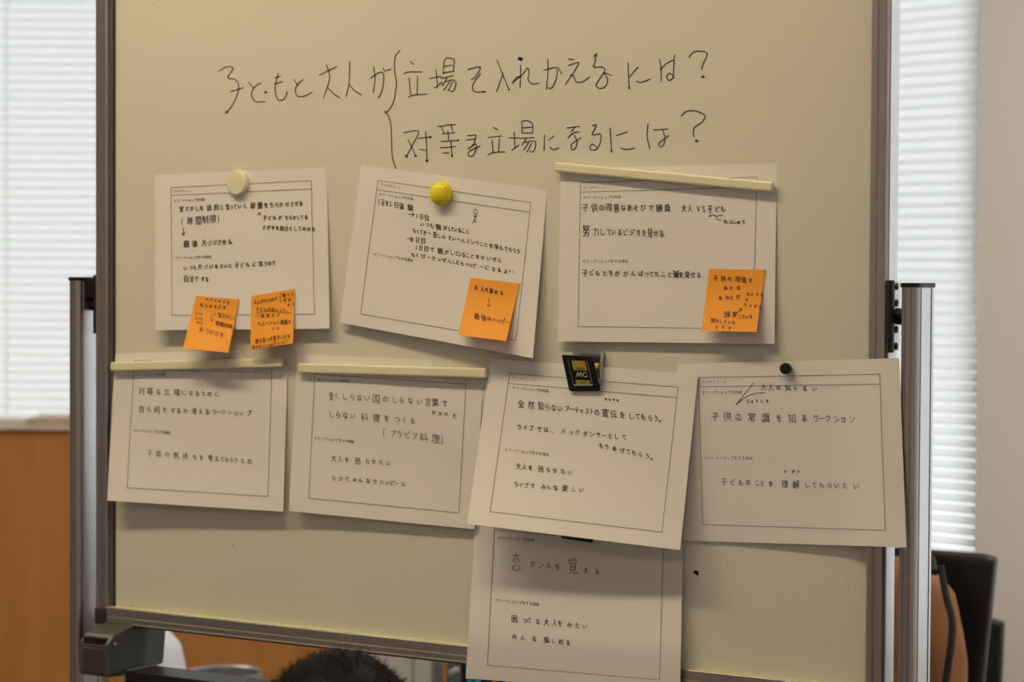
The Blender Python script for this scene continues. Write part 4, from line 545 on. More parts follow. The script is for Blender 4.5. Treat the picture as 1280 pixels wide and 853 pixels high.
# ------------------------------------------------------------------ paper sheets
class Sheet:
    def __init__(s, quad, lift, base): s.q = quad; s.lift = lift; s.base = base
    def px(s, u, v):
        (ax, ay), (bx, by), (cx, cy), (dx, dy) = s.q
        return ((1-v)*((1-u)*ax+u*bx)+v*((1-u)*dx+u*cx), (1-v)*((1-u)*ay+u*by)+v*((1-u)*dy+u*cy))
    def inv(s, x, y):
        u = v = .5
        for _ in range(8):
            p = s.px(u, v); e = 1e-3; pu = s.px(u+e, v); pv = s.px(u, v+e)
            a, b, c, d = (pu[0]-p[0])/e, (pv[0]-p[0])/e, (pu[1]-p[1])/e, (pv[1]-p[1])/e; det = a*d-b*c
            rx, ry = x-p[0], y-p[1]; u += (d*rx-b*ry)/det; v += (-c*rx+a*ry)/det
        return u, v
    def h(s, u, v): return (s.base(*s.px(u, v)) if callable(s.base) else s.base)+s.lift(max(-.05, min(1.05, u)), max(-.05, min(1.05, v)))
    def hpx(s, x, y): return s.h(*s.inv(x, y))
    def map(s, x, y, d=.0005): return at(x, y, PY-s.hpx(x, y)-d)
    def build(s, name, m, nu=40, nv=20, warp=None):
        vs = []
        for j in range(nv+1):
            for i in range(nu+1):
                u, v = i/nu, j/nv; x, y = s.px(u, v)
                if warp: dx, dy = warp(u, v); x += dx; y += dy
                vs.append(at(x, y, PY-s.h(u, v)))
        fs = [(j*(nu+1)+i, (j+1)*(nu+1)+i, (j+1)*(nu+1)+i+1, j*(nu+1)+i+1) for j in range(nv) for i in range(nu)]
        N = len(vs); back = [v+Vector((0, .00018, 0)) for v in vs]; nf = len(fs)   # a real sheet: front, back and a thin cut edge
        rimi = list(range(nu+1))+[j*(nu+1)+nu for j in range(1, nv+1)]+[nv*(nu+1)+i for i in range(nu-1, -1, -1)]+[j*(nu+1) for j in range(nv-1, 0, -1)]
        R = [vs[i] for i in rimi]+[back[i] for i in rimi]; n = len(rimi)
        fs2 = fs+[tuple(i+N for i in f[::-1]) for f in fs]+[(2*N+i, 2*N+(i+1) % n, 2*N+n+(i+1) % n, 2*N+n+i) for i in range(n)]
        s.o = mesh(name, vs+back+R, fs2, m, smooth=True)
        for p in s.o.data.polygons[2*nf:]: p.use_smooth = False
        return s.o
PR1="アイデアシート"; PR2="＊ワークショップの内容"; PR3="＊ワークショップをする理由"
HW={
1:[("宝さがしを目的と言っていて、部屋をちらかせさせる",[226.5,234,240,246.5,252,261.5,270.5,277.5,284.5,289,294,299.5,305.5,309,316,325,332.5,339.5,346,351.5,359,365,370.5,376],261.5,254.5,8),
("(時間制限)",[230,237.5,248,256.5,266,275.5],277,273,11),
("最後片づけさせる。",[233,243.5,255.5,261.5,269,274.5,280.5,287,291],305,302,9),
("いつも片づけなさいと子どもに言うので",[231.5,239,243.5,250.5,257,264,270.5,277,282.5,288,296,302.5,309.5,318,326,332,337,342],335,329,7.5),
("自分でする",[232.5,239.5,245.5,253.5,258.5],348,349,8.5),
("子どもがちらかしてる",[331,337,343,350,358,363,368,373,377.5,382.5],272.5,271.5,7),
("ビデオを自分としてみせる",[330,391.5],284.5,286.5,7)],
2:[("1日を2日体験",[474.5,478.5,484,489,495.5,502,513],252,260,9),
("1日目",[522,527,533.5],270,272.5,7.5),
("いつも親がしていること",[527.5,534,540,548,556.5,562,565.5,569.5,574.5,579,584.5],280.5,289.5,7.5),
("もくてき…苦しい、たいへんということを学んでもらう",[518,522.5,526.5,531,537,543.5,549,554.5,558,562.5,567.5,573.5,579,585.5,591.5,596.5,602,607.5,614,620.5,626.5,632.5,638,643,648],288.5,314,7.5),
("2日目",[516.5,522,529],299.5,301.5,7.5),
("1日目で親がしていることをかいぜん",[521.5,526,533,540,550,558,565,570.5,575,579.5,584.5,590.5,597,603.5,611,618,624.5],309.5,325.5,8),
("もくてき…かいぜんしたらハッピーになるよ!!",[516.5,522,527,530,536,542,550,555.5,562,567.5,572,577.5,584,588.5,593,602,608.5,617,624,632,639,643.5],318.5,341,7.5)],
3:[("子供の得意なあそびで勝負",[731.5,743,752,761,770.5,779,787,795,804,813.5,824,834.5],259.5,260,10.5),
("大人VS子ども",[855,862.5,874,880.5,887.5,896,903.5],260.5,261.5,9.5),
("れんしゅう",[907,914,918.5,923,929],277,277.5,7),
("力しているビデオを見せる",[745,753,761,767,774.5,781.5,790,798,805,812.5,820,827],289.5,291.5,11),
("子どもたちががんばってたこと母を見せる.",[731,739,747,756,763.5,771.5,782,791.5,801,808,814.5,821,829,837.5,845,851.5,859,866,873.5,880],341,344,9.5)],
4:[("対等な立場になるために",[177,187.5,198,208.5,221,230,238.5,246.5,254.5,262,271],488.5,493,9),
("自ら何をするか考えるワークショップ",[176.5,186,196,206,216,223.5,232,243,251,259,268,273.5,279.5,287,294.5,301,311],511.5,517,9),
("子供の気持ちを考えてもらうため",[187,198,209,220.5,231.5,243.5,251.5,263,271,278,283.5,289.5,295,303.5,312],566.5,577,8.5)],
5:[("全くしらない国のしらない言葉で",[414,421,431,440,449.5,458.5,470,482,493.5,502,513,524,535,544,555.5],495,504,10.5),
("かかれた",[542,550,558,568],516,520,7.5),
("しらない料理をつくる",[414,422.5,431.5,441,455.5,470.5,483.5,496.5,505.5,515.5],518,526,10.5),
("(アラビア料理)",[482.5,492,499.5,509,519,529.5,544.5,556],541,550,12),
("大人を困らせたい",[417,425,433.5,447,459,467,476.5,485.5],573.5,579,8.5),
("たがてみんなでハッピーに",[417.5,426,434,443.5,450.5,460,468.5,477,483.5,490,496,504.5],597.5,605.5,8)],
6:[("全然知らないアーティストの宣伝をしてもらう。",[651,664,676,684,692,700,709,715,721,727.5,734,739.5,746,756.5,767,778,789,797,804,812.5,819.5,826.5],505,524,10.5),
("せんでん",[757,772],499,500.5,4.2),
("ライブでは、バックダンサーとして",[649,656.5,664,674,682.5,692,704,714,722,731.5,740,748,755,763,770.5,780],534,547,9),
("もりあげてもらう。",[751.5,758.5,768,778,785.5,792.5,800.5,809,816],557,572,8.5),
("大人を困らせたい",[648,655.5,663,676,685,693.5,703.5,713],583,590.5,8.5),
("ライブでみんな楽しい",[645,651,658,665.5,679.5,686,694.5,706,717,726.5],606,612.5,8.5)],
7:[("大人の知らない",[954.5,963.5,973,985,994,1006,1018],484,486,8.5),
("じょうしき",[935,940,946,952.5,959],501.5,501.5,5),
("子供の常識を知るワークション",[894,909,923,939.5,957,974,990,1005,1020,1027,1035,1045.5,1054,1065],521,524,12),
("りがい",[981.5,991.5,998],590,589.5,5),
("子どものことを理解してもらいたい",[905,915.5,926,935,946.5,953,963.5,981,995,1009,1018,1027,1037,1046,1056,1070],602.5,608,10)],
8:[("ダンスを",[665,676,685.5,697],705.5,708.5,10),
("える.",[732.5,746.5,753.5],714,715,9.5),
("困ってる大人をみたい.",[643,656,662,672,683,693,700,712,721.5,731,739],774,784,9.5),
("みんな楽しめる.",[643,653.5,668,683,692,701,710,714.5],796,804,9)],
'a':[("ビデオみせる",[259,285],374.5,378,5),("ちらかせさす",[252,280.5],381.5,384.5,6),("223",[246,252.5],392,392.5,4),("たて3",[245.5,252.5],398,399,4),("カく3",[247,253],403,404,4),
("(宝さがし)",[270,293.5],393,398,6.5),("時間制限",[272,288],404.5,408,6),("片づけさす",[252,277],412,418.5,8)],
'b':[("大人がちらかす",[319,345],378,373.5,6),("親もに",[355,366],369,367,5),("なが",[356,362],375,375,5),("める",[361,367],381,380.5,4.5),
("子どもが来たった。",[322,360],387,388,6),("一般家だけ",[322,348],395,394,5.5),("大人→エもに意識を",[324,362],405,402,6),("いう",[341.5,347.5],411,411,5.5),
("使え店っま意すいける",[321,361],426.5,420,7),("母まるいいおばついに?",[317,359],434.5,427.5,5)],
'c':[("大人を誉める",[595,603,608.5,614,620,627],359.5,366.5,6.5),("最後はハッピー",[596,604.5,611.5,618,623.5,629,634.5],395.5,403,8)],
'd':[("子供の得意な",[894.5,904,912,922,929.5,938],347.5,350.5,7.5),("あそび",[907,914,923],360,360,6.5),("なわとび",[900.5,909,914.5,922.5],372.5,371.5,7),
("大人チル",[935,940,946.5,952],367.5,368.5,5),("や",[933.5,933.5],375,375,5),("ミッけル",[931.5,938,944.5,950],381,384,5),("練",[909,909],393,393,9),("習",[918,918],393,393,7),
("している",[924.5,929,933.5,938.5],396,396,6),("努力している",[891,917],401,403.5,6),("ビデオ",[896,912],409.5,410,5.5)],
}
TALL=[(8,"恋",645,703,12,25),(8,"覚",716,707.5,12,23),(3,"努",732.5,288.5,9,16)]
PRT={1:[(PR1,[218.7,238.5],239.3,239,3.6),(PR2,[219,254.5],251.3,249.5,4),(PR3,[220.5,262.5],322.5,321.3,4)],
2:[(PR1,[477,499.5],231,235,3.8),(PR2,[475.5,515],243,248.5,4),(PR3,[468.5,514.5],318,325.5,4.2)],
3:[(PR1,[731,756],235,234.5,3.8),(PR2,[731,774],247.2,246.3,4.2),(PR3,[730,783],326.7,326.7,4.4)],
4:[(PR2,[171.5,205.5],468,468.5,3.8),(PR3,[168.5,211],538.3,541,4)],
5:[(PR2,[398.5,434.5],475,476.7,4),(PR3,[394.5,441],547.8,552.3,4)],
6:[(PR1,[642,668],472.8,475.7,4.2),(PR2,[642,684],484.8,489,4.4),(PR3,[633,684],562.5,568.3,4.4)],
7:[(PR1,[879,906],478,478,4.2),(PR2,[879.5,925.5],490.7,490.5,4.4),(PR3,[882,938.5],572.5,573,4.6)],
8:[(PR1,[622,644],660.5,663,4.2),(PR2,[624,666],672.8,675.6,4.4),(PR3,[620.5,672],750.4,755.6,4.4)]}
wv = lambda u, v, a=1: a*(.0006*math.sin(u*5+v*3)+.0004*math.sin(v*9-u*2))
SH = {
 1: ([(193.5,219),(408.5,209),(412,411),(194,413)], lambda u,v: .001+.010*v**2+.004*v*(1-u)+wv(u,v), .0, [(213.7,234.6),(389,225.8),(393,392.9),(215,394.4)], .062, 'ink', 1.0,
   'white idea sheet under the flat cream magnet, two orange notes on its lower edge', [(194,412),(300,410),(412,411)]),
 2: ([(451,205.8),(684,237),(666,448),(424.5,403.5)], lambda u,v: .001+.016*v**2*(.5+.5*u)+.004*u*v+wv(u,v), .0, [(472.4,225.5),(663.6,253.3),(645,425.8),(450.5,392.6)], .070, 'ink', .95,
   'tilted white idea sheet under the yellow magnet, one orange note at its lower right', None),
 3: ([(700.5,211),(971,203.8),(968,430),(697,427)], lambda u,v: .001+.007*v**2+wv(u,v), .0, [(725.4,228.4),(946,221.5),(941,411.5),(722.5,408.2)], .066, 'ink', 1.05,
   'white idea sheet under the bar magnet at upper right, one orange note at its corner', None),
 4: ([(143.5,442),(360,437),(354,640),(134,626)], lambda u,v: .001+.020*v**2*(1-.55*u)+.003*v+wv(u,v,1.5), .0, [(168,451),(340,455),(334.9,620.9),(158.7,610)], .068, 'pencil', .85,
   'white idea sheet at far lower left under a bar magnet, overlapping the frame', None),
 5: ([(371.5,442.5),(605,453),(593.5,662),(361,639)], lambda u,v: .001+.013*v**2*(1-.6*u)+wv(u,v,1.5), .0, [(394,457),(583,469),(573.6,641.5),(386,622.9)], .066, 'pencil', .9,
   'white idea sheet under a bar magnet, just left of the black clip', None),
 8: ([(594.5,643),(854,664),(850,867),(582,848.5)], lambda u,v: .001+.0175*min(1, v/.74)**1.6+wv(u,v,.5), .0, [(618.5,653),(829.5,670),(824.3,850.3),(609.2,831.9)], .058, 'ink', .9,
   'lowest white idea sheet, hanging over the bottom frame, its top tucked behind another sheet', None),
 7: ([(846,455),(1124,448),(1133,684.6),(851,676)], lambda u,v: .0185*(lambda t: t*t*(3-2*t))(max(0,min(1,(u-.70)/.22)))+.001+.010*v**2*max(0,u-.2)+.002*v+wv(u,v), .0, [(873,472.2),(1099.6,468),(1106.3,663.3),(878.4,656)], .063, 'ink', .9,
   'white idea sheet under the small black magnet, overlapping the right frame', None),
 6: ([(613.5,448.3),(872.7,468),(850,688),(584,655)], lambda u,v: .002+.002*v+.0045*u+.050*v**1.9*(1-.43*u)+.003*math.sin(u*3.1)*v+wv(u,v), .0, [(637,466.9),(847.7,484.3),(827.3,665.4),(612.6,639.8)], .072, 'ink', 1.0,
   'large white idea sheet under the black clip magnet, its bottom curling off the board', None),
}
SHEETS = {}
EXTRA = {1: [[(229,285),(229.3,294)],[(227,291.5),(229.3,294.5),(231,291)],[(326,270),(323.5,266.5)],[(322.7,269.5),(323.2,266),(326.5,267)]],
 2: [[(510.5,268),(517,268.5)],[(514.5,266.3),(517.5,268.5),(515,271)],[(509,298.5),(514.5,299)],[(512,296.5),(515,299),(512.5,302)],
  [(594,261.3),(591.9,264),(593,267),(595.5,267),(596.6,264),(594.8,261.3),(593.5,261.5)],[(594,268),(593.3,275)],[(591.5,269.5),(594,271.5),(596.5,269.8)],[(590.5,279),(593.3,275),(595.8,279)]],
 3: [[(886,270.5),(889.5,268.8),(893,269),(896.5,270.5),(900,269),(903.5,269)],[(895,270.5),(895.5,273),(898,274.6),(902,274.8)]],
 7: [[(941.8,479),(932,491),(920,506)],[(920,506),(930,498),(943,492.3),(956,491.3)]], 8: [], 4: [], 5: [], 6: []}
for key in (1, 2, 3, 4, 5, 8, 7, 6):
    q, lift, base, fr, hdr, ink, w, label, _ = SH[key]
    sh = Sheet(q, lift, base); SHEETS[key] = sh
    o = sh.build('paper_sheet', M['paper']); tag(o, label, 'paper', 'handwritten idea sheets on the whiteboard')
    st = []
    def seg(a, b, n=32): return [(a[0]+(b[0]-a[0])*i/n, a[1]+(b[1]-a[1])*i/n) for i in range(n+1)]
    for i in range(4): st.append((seg(fr[i], fr[(i+1) % 4]), .55))
    l = lambda a, b, t: (a[0]+(b[0]-a[0])*t, a[1]+(b[1]-a[1])*t)
    st.append((seg(l(fr[0], fr[3], hdr), l(fr[1], fr[2], hdr)), .55))
    for t in PRT[key]: st += line(*t, .36, hand=False, ws=.9)
    ribbon('printed_form', st, sh.map, M['print'], o)
    st = []
    for t in HW[key]: st += line(*t, w*.74)
    for e in EXTRA[key]: st.append((smooth(e) if len(e) > 3 else e, w*.8))
    for k2, ch, x, y, wx, hy in TALL:
        if k2 == key:
            for P in gpath(ch): st.append(([(x+a*wx/60, y+b*hy/62) for a, b in P], w*.85))
    if key == 3: st += [([(841.5,338.5),(848.5,347)], 1.3), ([(848,338.5),(842,347)], 1.3), ([(841,342.5),(849,342)], 1.5), ([(843,345.5),(848,344.5)], 1.3)]
    ribbon('handwriting', st, sh.map, M[ink], o)
# ------------------------------------------------------------------ orange notes
NOTES = {
 'a': (1, [(245.4,370),(299.2,374.3),(285.3,441.2),(228.8,435.7)], .026, 'orange sticky note at the bottom left of the sheet under the flat cream magnet', .75),
 'b': (1, [(314,370.3),(368.8,361.3),(366,429.4),(313,437.8)], .013, 'densely written orange sticky note, right one of the two under the flat cream magnet', .75),
 'c': (2, [(588.4,347.5),(649.8,354.5),(632.6,426.6),(572.8,419)], .024, 'orange sticky note on the tilted sheet held by the yellow magnet', .95),
 'd': (3, [(886.6,336.3),(956.8,337.4),(945.5,415),(877,413.9)], .022, 'orange sticky note at the lower right corner of the upper right sheet', .95)}
NEX = {'a': [[(264.5,395),(263.5,400.5),(265,401.5),(267,399.5)]], 'b': [[(352,366.5),(350.3,368),(350,376),(352,378)],[(320.5,392),(330,390),(340,388.8),(350,390.5),(358,391.8),(364,391)]],
 'c': [[(611.5,373),(611.2,377)],[(610.5,379),(609.3,381.5),(610.5,383),(612.5,381.8)]], 'd': [[(919,393),(927,386)],[(924,386.3),(927.3,385.8),(926.8,389)]]}
for k, (s, q, cl, label, w) in NOTES.items():
    nt = Sheet(q, (lambda c: lambda u, v: .0012+c*max(0, v-.22)**1.6+.002*math.sin(u*3)*v)(cl), SHEETS[s].hpx)
    o = nt.build('sticky_note', M['sticky'], 10, 12); tag(o, label, 'sticky note', 'orange sticky notes')
    st = []
    for t in HW[k]: st += line(*t, w*.72)
    for e in NEX[k]: st.append((e, w*.8))
    ribbon('handwriting', st, lambda x, y: nt.map(x, y, .0007), M['noteink'], o)
# ------------------------------------------------------------------ magnets
def bar(p0, p1, hgt, depth, label, y0):
    a, b = at(*p0, PY-y0-depth), at(*p1, PY-y0-depth)              # upper front edge
    d = (b-a); up = Vector((-d.z, 0, d.x)).normalized()
    o = MB().box(a+Vector((0, depth, 0)), d, (0, -depth, 0), -up*hgt).done('bar_magnet', M['cream'], bevel=.0022)
    tag(o, label, 'magnet', 'long cream bar magnets'); return o
bar((692.5, 202.5), (965, 227.5), .0115, .008, 'long cream bar magnet sloping down across the top of the upper right sheet', .003)
bar((137, 453), (351, 447.5), .0125, .008, 'long cream bar magnet at the far left, over the top of the lower left sheet', .004)
bar((371.5, 454.5), (606.5, 460.5), .0125, .008, 'long cream bar magnet across the sheet left of the black clip', .003)
c = at(294.5, 228.5, PY-.010); c.y = PY-.0015
tag(MB().lathe(c, (0, -1, 0), [(.0158, 0), (.0165, .001), (.0165, .007), (.0150, .0085), (.002, .0088)], 36).done('round_magnet', M['cream'], smooth=False), 'flat round cream magnet at the top of the upper left sheet', 'magnet')
c = at(550, 242, PY-.010); c.y = PY-.0015
prof = [(.0125, 0), (.0140, .002)]+[(.0158*math.cos(t), .006+.0115*math.sin(t)) for t in [i*math.pi/2/8 for i in range(8)]]+[(.001, .0175)]
mg = MB().lathe(c, (0, -1, 0), prof, 36).done('round_magnet', M['yellow'], smooth=True); tag(mg, 'glossy domed yellow magnet holding the tilted sheet', 'magnet')
c = at(982.5, 461, PY-.006); c.y = PY-.0015
tag(MB().lathe(c, (0, -1, 0), [(.0055, 0), (.006, .001), (.0066, .006), (.0062, .0085), (.0015, .009)], 28).done('round_magnet', M['black'], smooth=False), 'small round black magnet at the top of the lower right sheet', 'magnet')
def clip(q, label, mark, hb):                                      # q = corner pixels of the black front plate
    base = PY-hb; root = empty('clip_magnet', at((q[0][0]+q[2][0])/2, (q[0][1]+q[2][1])/2, base), label, 'magnet')
    yt, yb = base-.026, base-.009                                  # the plate stands off at the top
    P = [at(*q[0], yt), at(*q[1], yt), at(*q[2], yb), at(*q[3], yb)]
    n = (P[1]-P[0]).cross(P[3]-P[0]).normalized()
    if n.y > 0: n = -n
    def pt(u, v, d=0): return (P[0]*(1-u)+P[1]*u)*(1-v)+(P[3]*(1-u)+P[2]*u)*v+n*d
    pl = MB().prism([pt(0, 0), pt(1, 0), pt(1, .97), pt(.96, 1), pt(.06, 1), pt(0, .97)], n*-.0022).done('clip_plate', M['black'], root, bevel=.0006)
    # metal body behind: back plate, bent top and the side cheek with the spring
    x0, x1 = P[0].x+.002, P[1].x+.003; z1 = P[0].z+.004; z0 = P[2].z+.004
    body = MB().aabb(x0, x1, base-.002, base, z0, z1).done('back_plate', M['steel'], root)
    MB().prism([(x1-.0012, base, z0+.002), (x1-.0012, base-.010, z0+.002), (x1-.0012, base-.012, (z0+z1)/2), (x1-.0012, base-.006, z1), (x1-.0012, base, z1)], (.0012, 0, 0)).done('cheek', M['steel'], body)
    MB().tube([(x0+.004, base-.008, (z0+z1)/2+.004), (x1-.002, base-.008, (z0+z1)/2+.004)], .0042, 12).done('spring', M['brass'] if 'brass' in M else M['gold'], root)
    if mark:
        def pan(nm, u0, v0, u1, v1, m, d=.0004): return MB().prism([pt(u0, v0, .0002), pt(u1, v0, .0002), pt(u1, v1, .0002), pt(u0, v1, .0002)], n*d).done(nm, m, pl)
        pan('upper_label', .30, .13, .74, .40, M['gold']); pan('lower_label', .29, .68, .74, .79, M['gold'])
        pan('label_rim', .20, .80, .80, .825, M['white']); pan('label_rim', .18, .12, .20, .80, M['steel']); pan('label_rim', .80, .12, .82, .80, M['steel'])
        def stroke_uv(P_, w): return [(P_, w)]
        mp = lambda x, y: pt(x, y, .0010)
        st = [([(.36,.57),(.43,.45),(.44,.56),(.52,.45),(.53,.57)], .024), ([(.72,.48),(.67,.45),(.60,.47),(.575,.51),(.60,.56),(.66,.575),(.72,.55)], .024)]
        ribbon('lettering', st, mp, M['white'], pl)
        st = [([(.40,.325),(.43,.37),(.46,.33),(.49,.37),(.51,.325)], .016), ([(.53,.33),(.53,.37),(.57,.37),(.57,.33)], .016), ([(.595,.325),(.595,.37),(.64,.37)], .018), ([(.66,.37),(.69,.37)], .014), ([(.44,.73),(.6,.735)], .02)]
        ribbon('lettering', st, mp, M['black'], pl)
clip([(701.8, 444.2), (740, 446.2), (750.5, 489.5), (711.5, 489.8)], 'black clip magnet with gold labels and white letters', True, .0015)
clip([(692, 634), (730, 637), (741, 679.5), (701.5, 673.5)], 'second black clip magnet, its lower edge peeping out below the curled sheet', False, .0015)
# ------------------------------------------------------------------ cabinet under the left window
zt_c = .938; off = K-NL*.27                                        # front plane 0.27 m in front of the wall
cab = empty('cabinet', off+DL*1.6, 'long orange-brown wooden cabinet under the left window', 'cabinet')
MB().box(off+DL*.25+NL*.02, DL*3.2, NL*.24, UP*(zt_c-.008)).done('body', M['wood'], cab)
MB().box(off+DL*.22-NL*.012, DL*3.26, NL*.28, UP*.008).done('top', M['tancab'], cab).location.z += zt_c-.008
MB().box(off+DL*.22-NL*.0135+UP*(zt_c-.0085), DL*3.26, NL*.0015, UP*.009).done('edge_strip', M['edge'], cab)
s0 = .25
for i in range(6):
    MB().box(off+DL*(s0+.003)+UP*.09, DL*.525, NL*.019, UP*(zt_c-.012-.09)).done('door', M['wood'], cab, bevel=.0015); s0 += .533
MB().box(off+DL*.25+NL*.03, DL*3.2, NL*.02, UP*.085).done('plinth', M['groove'], cab)
nb0 = deep(32, 533, 5.37); nb0.z = zt_c
nb = empty('spiral_notebook', nb0+R2*.06, 'tan spiral notebook lying on the cabinet below the left blind', 'notebook')
MB().box(nb0, R2*.15, F2*.13, UP*.012).done('pages', M['pages'], nb); MB().box(nb0-R2*.001-F2*.002+UP*.012, R2*.152, F2*.134, UP*.002).done('cover', M['pages'], nb)
MB().box(nb0-R2*.001-F2*.002+UP*.0, R2*.152, F2*.134, UP*.0015).done('cover', M['pages'], nb)
for i in range(11):
    c = nb0+R2*(.012+i*.0125)+F2*.130+UP*.010
    MB().tube([c+F2*(.006*math.cos(a))+UP*(.011*math.sin(a)) for a in [k*math.pi/5 for k in range(11)]], .0013, 6).done('ring', M['groove'], nb)
pe = MB().tube([nb0+R2*.128+F2*.02+UP*.0195, nb0+R2*.128+F2*.12+UP*.0195], .0055, 10).done('pen', M['black']); tag(pe, 'black pen lying on top of the spiral notebook', 'pen')
# ------------------------------------------------------------------ black chairs with a brown bag, right of the stand
def chair(px_r, py_top, Z, width, taper, label):
    p = deep(px_r, py_top, Z); x1, y, zt2 = p.x, p.y, p.z; x0 = x1-width; t = .024; n = 20
    root = empty('chair', ((x0+x1)/2, y, 0), label, 'chair', 'black chairs by the right wall')
    hb_ = .40
    def pt2(u, v): return Vector((x0+width*u+(taper*v*(-1 if u > .5 else 1))*abs(2*u-1), y-.06*v*0+.006*(1-(2*u-1)**2)+.02*v, zt2-hb_*v))
    mb = MB(); vs = []; fs = []
    for k2 in (0, 1):
        for j in range(n+1):
            for i in range(n+1):
                u, v = i/n, j/n; q = pt2(u, v); 
                if j == 0 and i in (0, n): q.z -= .005
                vs.append(q+Vector((0, t*k2, 0)))
    N = (n+1)**2
    for j in range(n):
        for i in range(n):
            a = j*(n+1)+i; fs.append((a, a+n+1, a+n+2, a+1)); fs.append((N+a, N+a+1, N+a+n+2, N+a+n+1))
    for i in range(n):
        fs += [(i, i+1, N+i+1, N+i), (n*(n+1)+i+1, n*(n+1)+i, N+n*(n+1)+i, N+n*(n+1)+i+1), ((i+1)*(n+1), i*(n+1), N+i*(n+1), N+(i+1)*(n+1)), (i*(n+1)+n, (i+1)*(n+1)+n, N+(i+1)*(n+1)+n, N+i*(n+1)+n)]
    MB().add(vs, fs).done('backrest', M['blackchair'], root, bevel=.005, smooth=True)
    zs = zt2-hb_-.02
    MB().aabb(x0+.01, x1-.01, y-.40, y+.03, zs-.04, zs).done('seat', M['blackchair'], root, bevel=.01)
    for sx in (x0+.035, x1-.035):
        for sy in (y-.37, y): MB().tube([(sx, sy, zs-.04), (sx, sy+(.03 if sy == y else -.02), 0)], [.015, .011], 10).done('leg', M['blackchair'], root)
        MB().tube([(sx, y+.03, zs-.02), (sx, y+.045, zt2-hb_+.05)], .011, 8).done('back_support', M['blackchair'], root)
    return x0, x1, y, zt2
cx0, cx1, cy, cz = chair(1243, 695, 3.55, .42, .045, 'large black chair behind the right post, with a brown bag on its back')
chair(1252, 776, 4.15, .42, .02, 'lower black chair mostly hidden behind the large black chair')
bp = deep(1186, 706, 3.48)
def bagm():
    vs = []; fs = []; n = 20; m_ = 14; xw = .24; hh = .36; cxb = bp.x-.11+.0
    for j in range(m_+1):
        for i in range(n):
            a = 2*math.pi*i/n; v = j/m_; ca, sa = math.cos(a), math.sin(a)
            wx = xw/2*(.62+.38*min(1, v*2.2)**.6)*(.97 if j == m_ else 1)*(.1+.9*min(1, (v+.02)*9)); wy = (.012+.035*min(1, v*1.6))*(.3 if j == 0 else 1)
            fold = 1+.05*math.sin(3*a+v*5)
            vs.append((cxb+wx*abs(ca)**.7*(1 if ca > 0 else -1)*fold, cy-.055+wy*abs(sa)**.8*(1 if sa > 0 else -1)*fold, bp.z-hh*v))
    for j in range(m_): fs += [(j*n+i, (j+1)*n+i, (j+1)*n+(i+1) % n, j*n+(i+1) % n) for i in range(n)]
    fs += [tuple(range(n)), tuple(range(m_*n, (m_+1)*n))[::-1]]
    o = MB().add(vs, fs).done('bag_body', M['brown'], bagroot, smooth=True); return cxb
bagroot = empty('shoulder_bag', (bp.x-.1, cy-.055, bp.z-.36), 'brown bag with dark straps hanging on the large black chair', 'bag')
cxb = bagm()
for k_, (q0, q1, q2) in enumerate((((.098, -.002), (.118, -.10), (.085, -.34)), ((.045, .002), (.075, -.12), (.062, -.34)), ((-.06, .0), (-.07, -.15), (-.05, -.34)))):
    P_ = smooth([(cxb+a, cy-.107-.0*b, bp.z+b) for a, b in ((q0[0], q0[1]), ((q0[0]+q1[0])/2, q1[1]/2), q1, ((q1[0]+q2[0])/2, -.22), q2)], 4)
    MB().tube([Vector(p) for p in P_], .006, 8).done('strap', M['strap'], bagroot)
MB().tube([(cxb-.06, cy-.06, bp.z-.01), (cxb-.04, cy-.02, cz+.012), (cxb, cy+.01, cz+.016), (cxb+.05, cy-.02, cz-.01), (cxb+.07, cy-.06, bp.z-.02)], .006, 8).done('handle', M['strap'], bagroot)
# ------------------------------------------------------------------ things seen under the board
b0 = deep(280, 846, 4.3); r_ = .072
bn = empty('waste_bin', (b0.x, b0.y, 0), 'round brushed grey bin seen below the bottom left of the board', 'bin')
bz = b0.z+.006
MB().lathe((b0.x, b0.y, 0), (0, 0, 1), [(r_*.85, 0), (r_*.98, bz-.002), (r_, bz), (r_*.985, bz+.004), (r_*.94, bz), (r_*.8, .02)], 40).done('drum', M['bin'], bn, smooth=False)
MB().lathe((b0.x, b0.y, bz-.05), (0, 0, 1), [(r_*.93, 0), (r_*.93, .006)], 40).done('inner_lid', M['grey'], bn)
pb = deep(203, 788, 3.95)
vs = []; fs = []; n = 24; m_ = 16
for j in range(m_+1):
    for i in range(n):
        a = 2*math.pi*i/n; v = j/m_; rr = (.022+.065*v**.8)*(1+.10*math.sin(5*a+v*4)+.05*math.sin(9*a-v*7))*(.4 if j == 0 else 1)
        vs.append((pb.x+.0+rr*math.cos(a)*1.1, pb.y+rr*math.sin(a)*.8, pb.z+.004-v*(pb.z-.03)*.6))
for j in range(m_): fs += [(j*n+i, (j+1)*n+i, (j+1)*n+(i+1) % n, j*n+(i+1) % n) for i in range(n)]
fs += [tuple(range(n)), tuple(range(m_*n, (m_+1)*n))[::-1]]
pbz = pb.z+.004-(pb.z-.03)*.6
# a small round table carries the bag
tag(MB().add(vs, fs).done('plastic_bag', M['bag'], smooth=True), 'crumpled white plastic bag behind the lower left bracket', 'bag')
sb = empty('stool', (pb.x, pb.y, 0), 'small grey stool carrying the white plastic bag', 'stool')
MB().lathe((pb.x, pb.y, pbz-.032), (0, 0, 1), [(.12, 0), (.125, .005), (.125, .025), (.12, .03)], 32).done('seat', M['grey'], sb)
for a in (0.6, 2.2, 3.8, 5.3): MB().tube([(pb.x+.07*math.cos(a), pb.y+.07*math.sin(a), pbz-.032), (pb.x+.12*math.cos(a), pb.y+.12*math.sin(a), 0)], .009, 8).done('leg', M['steel'], sb)
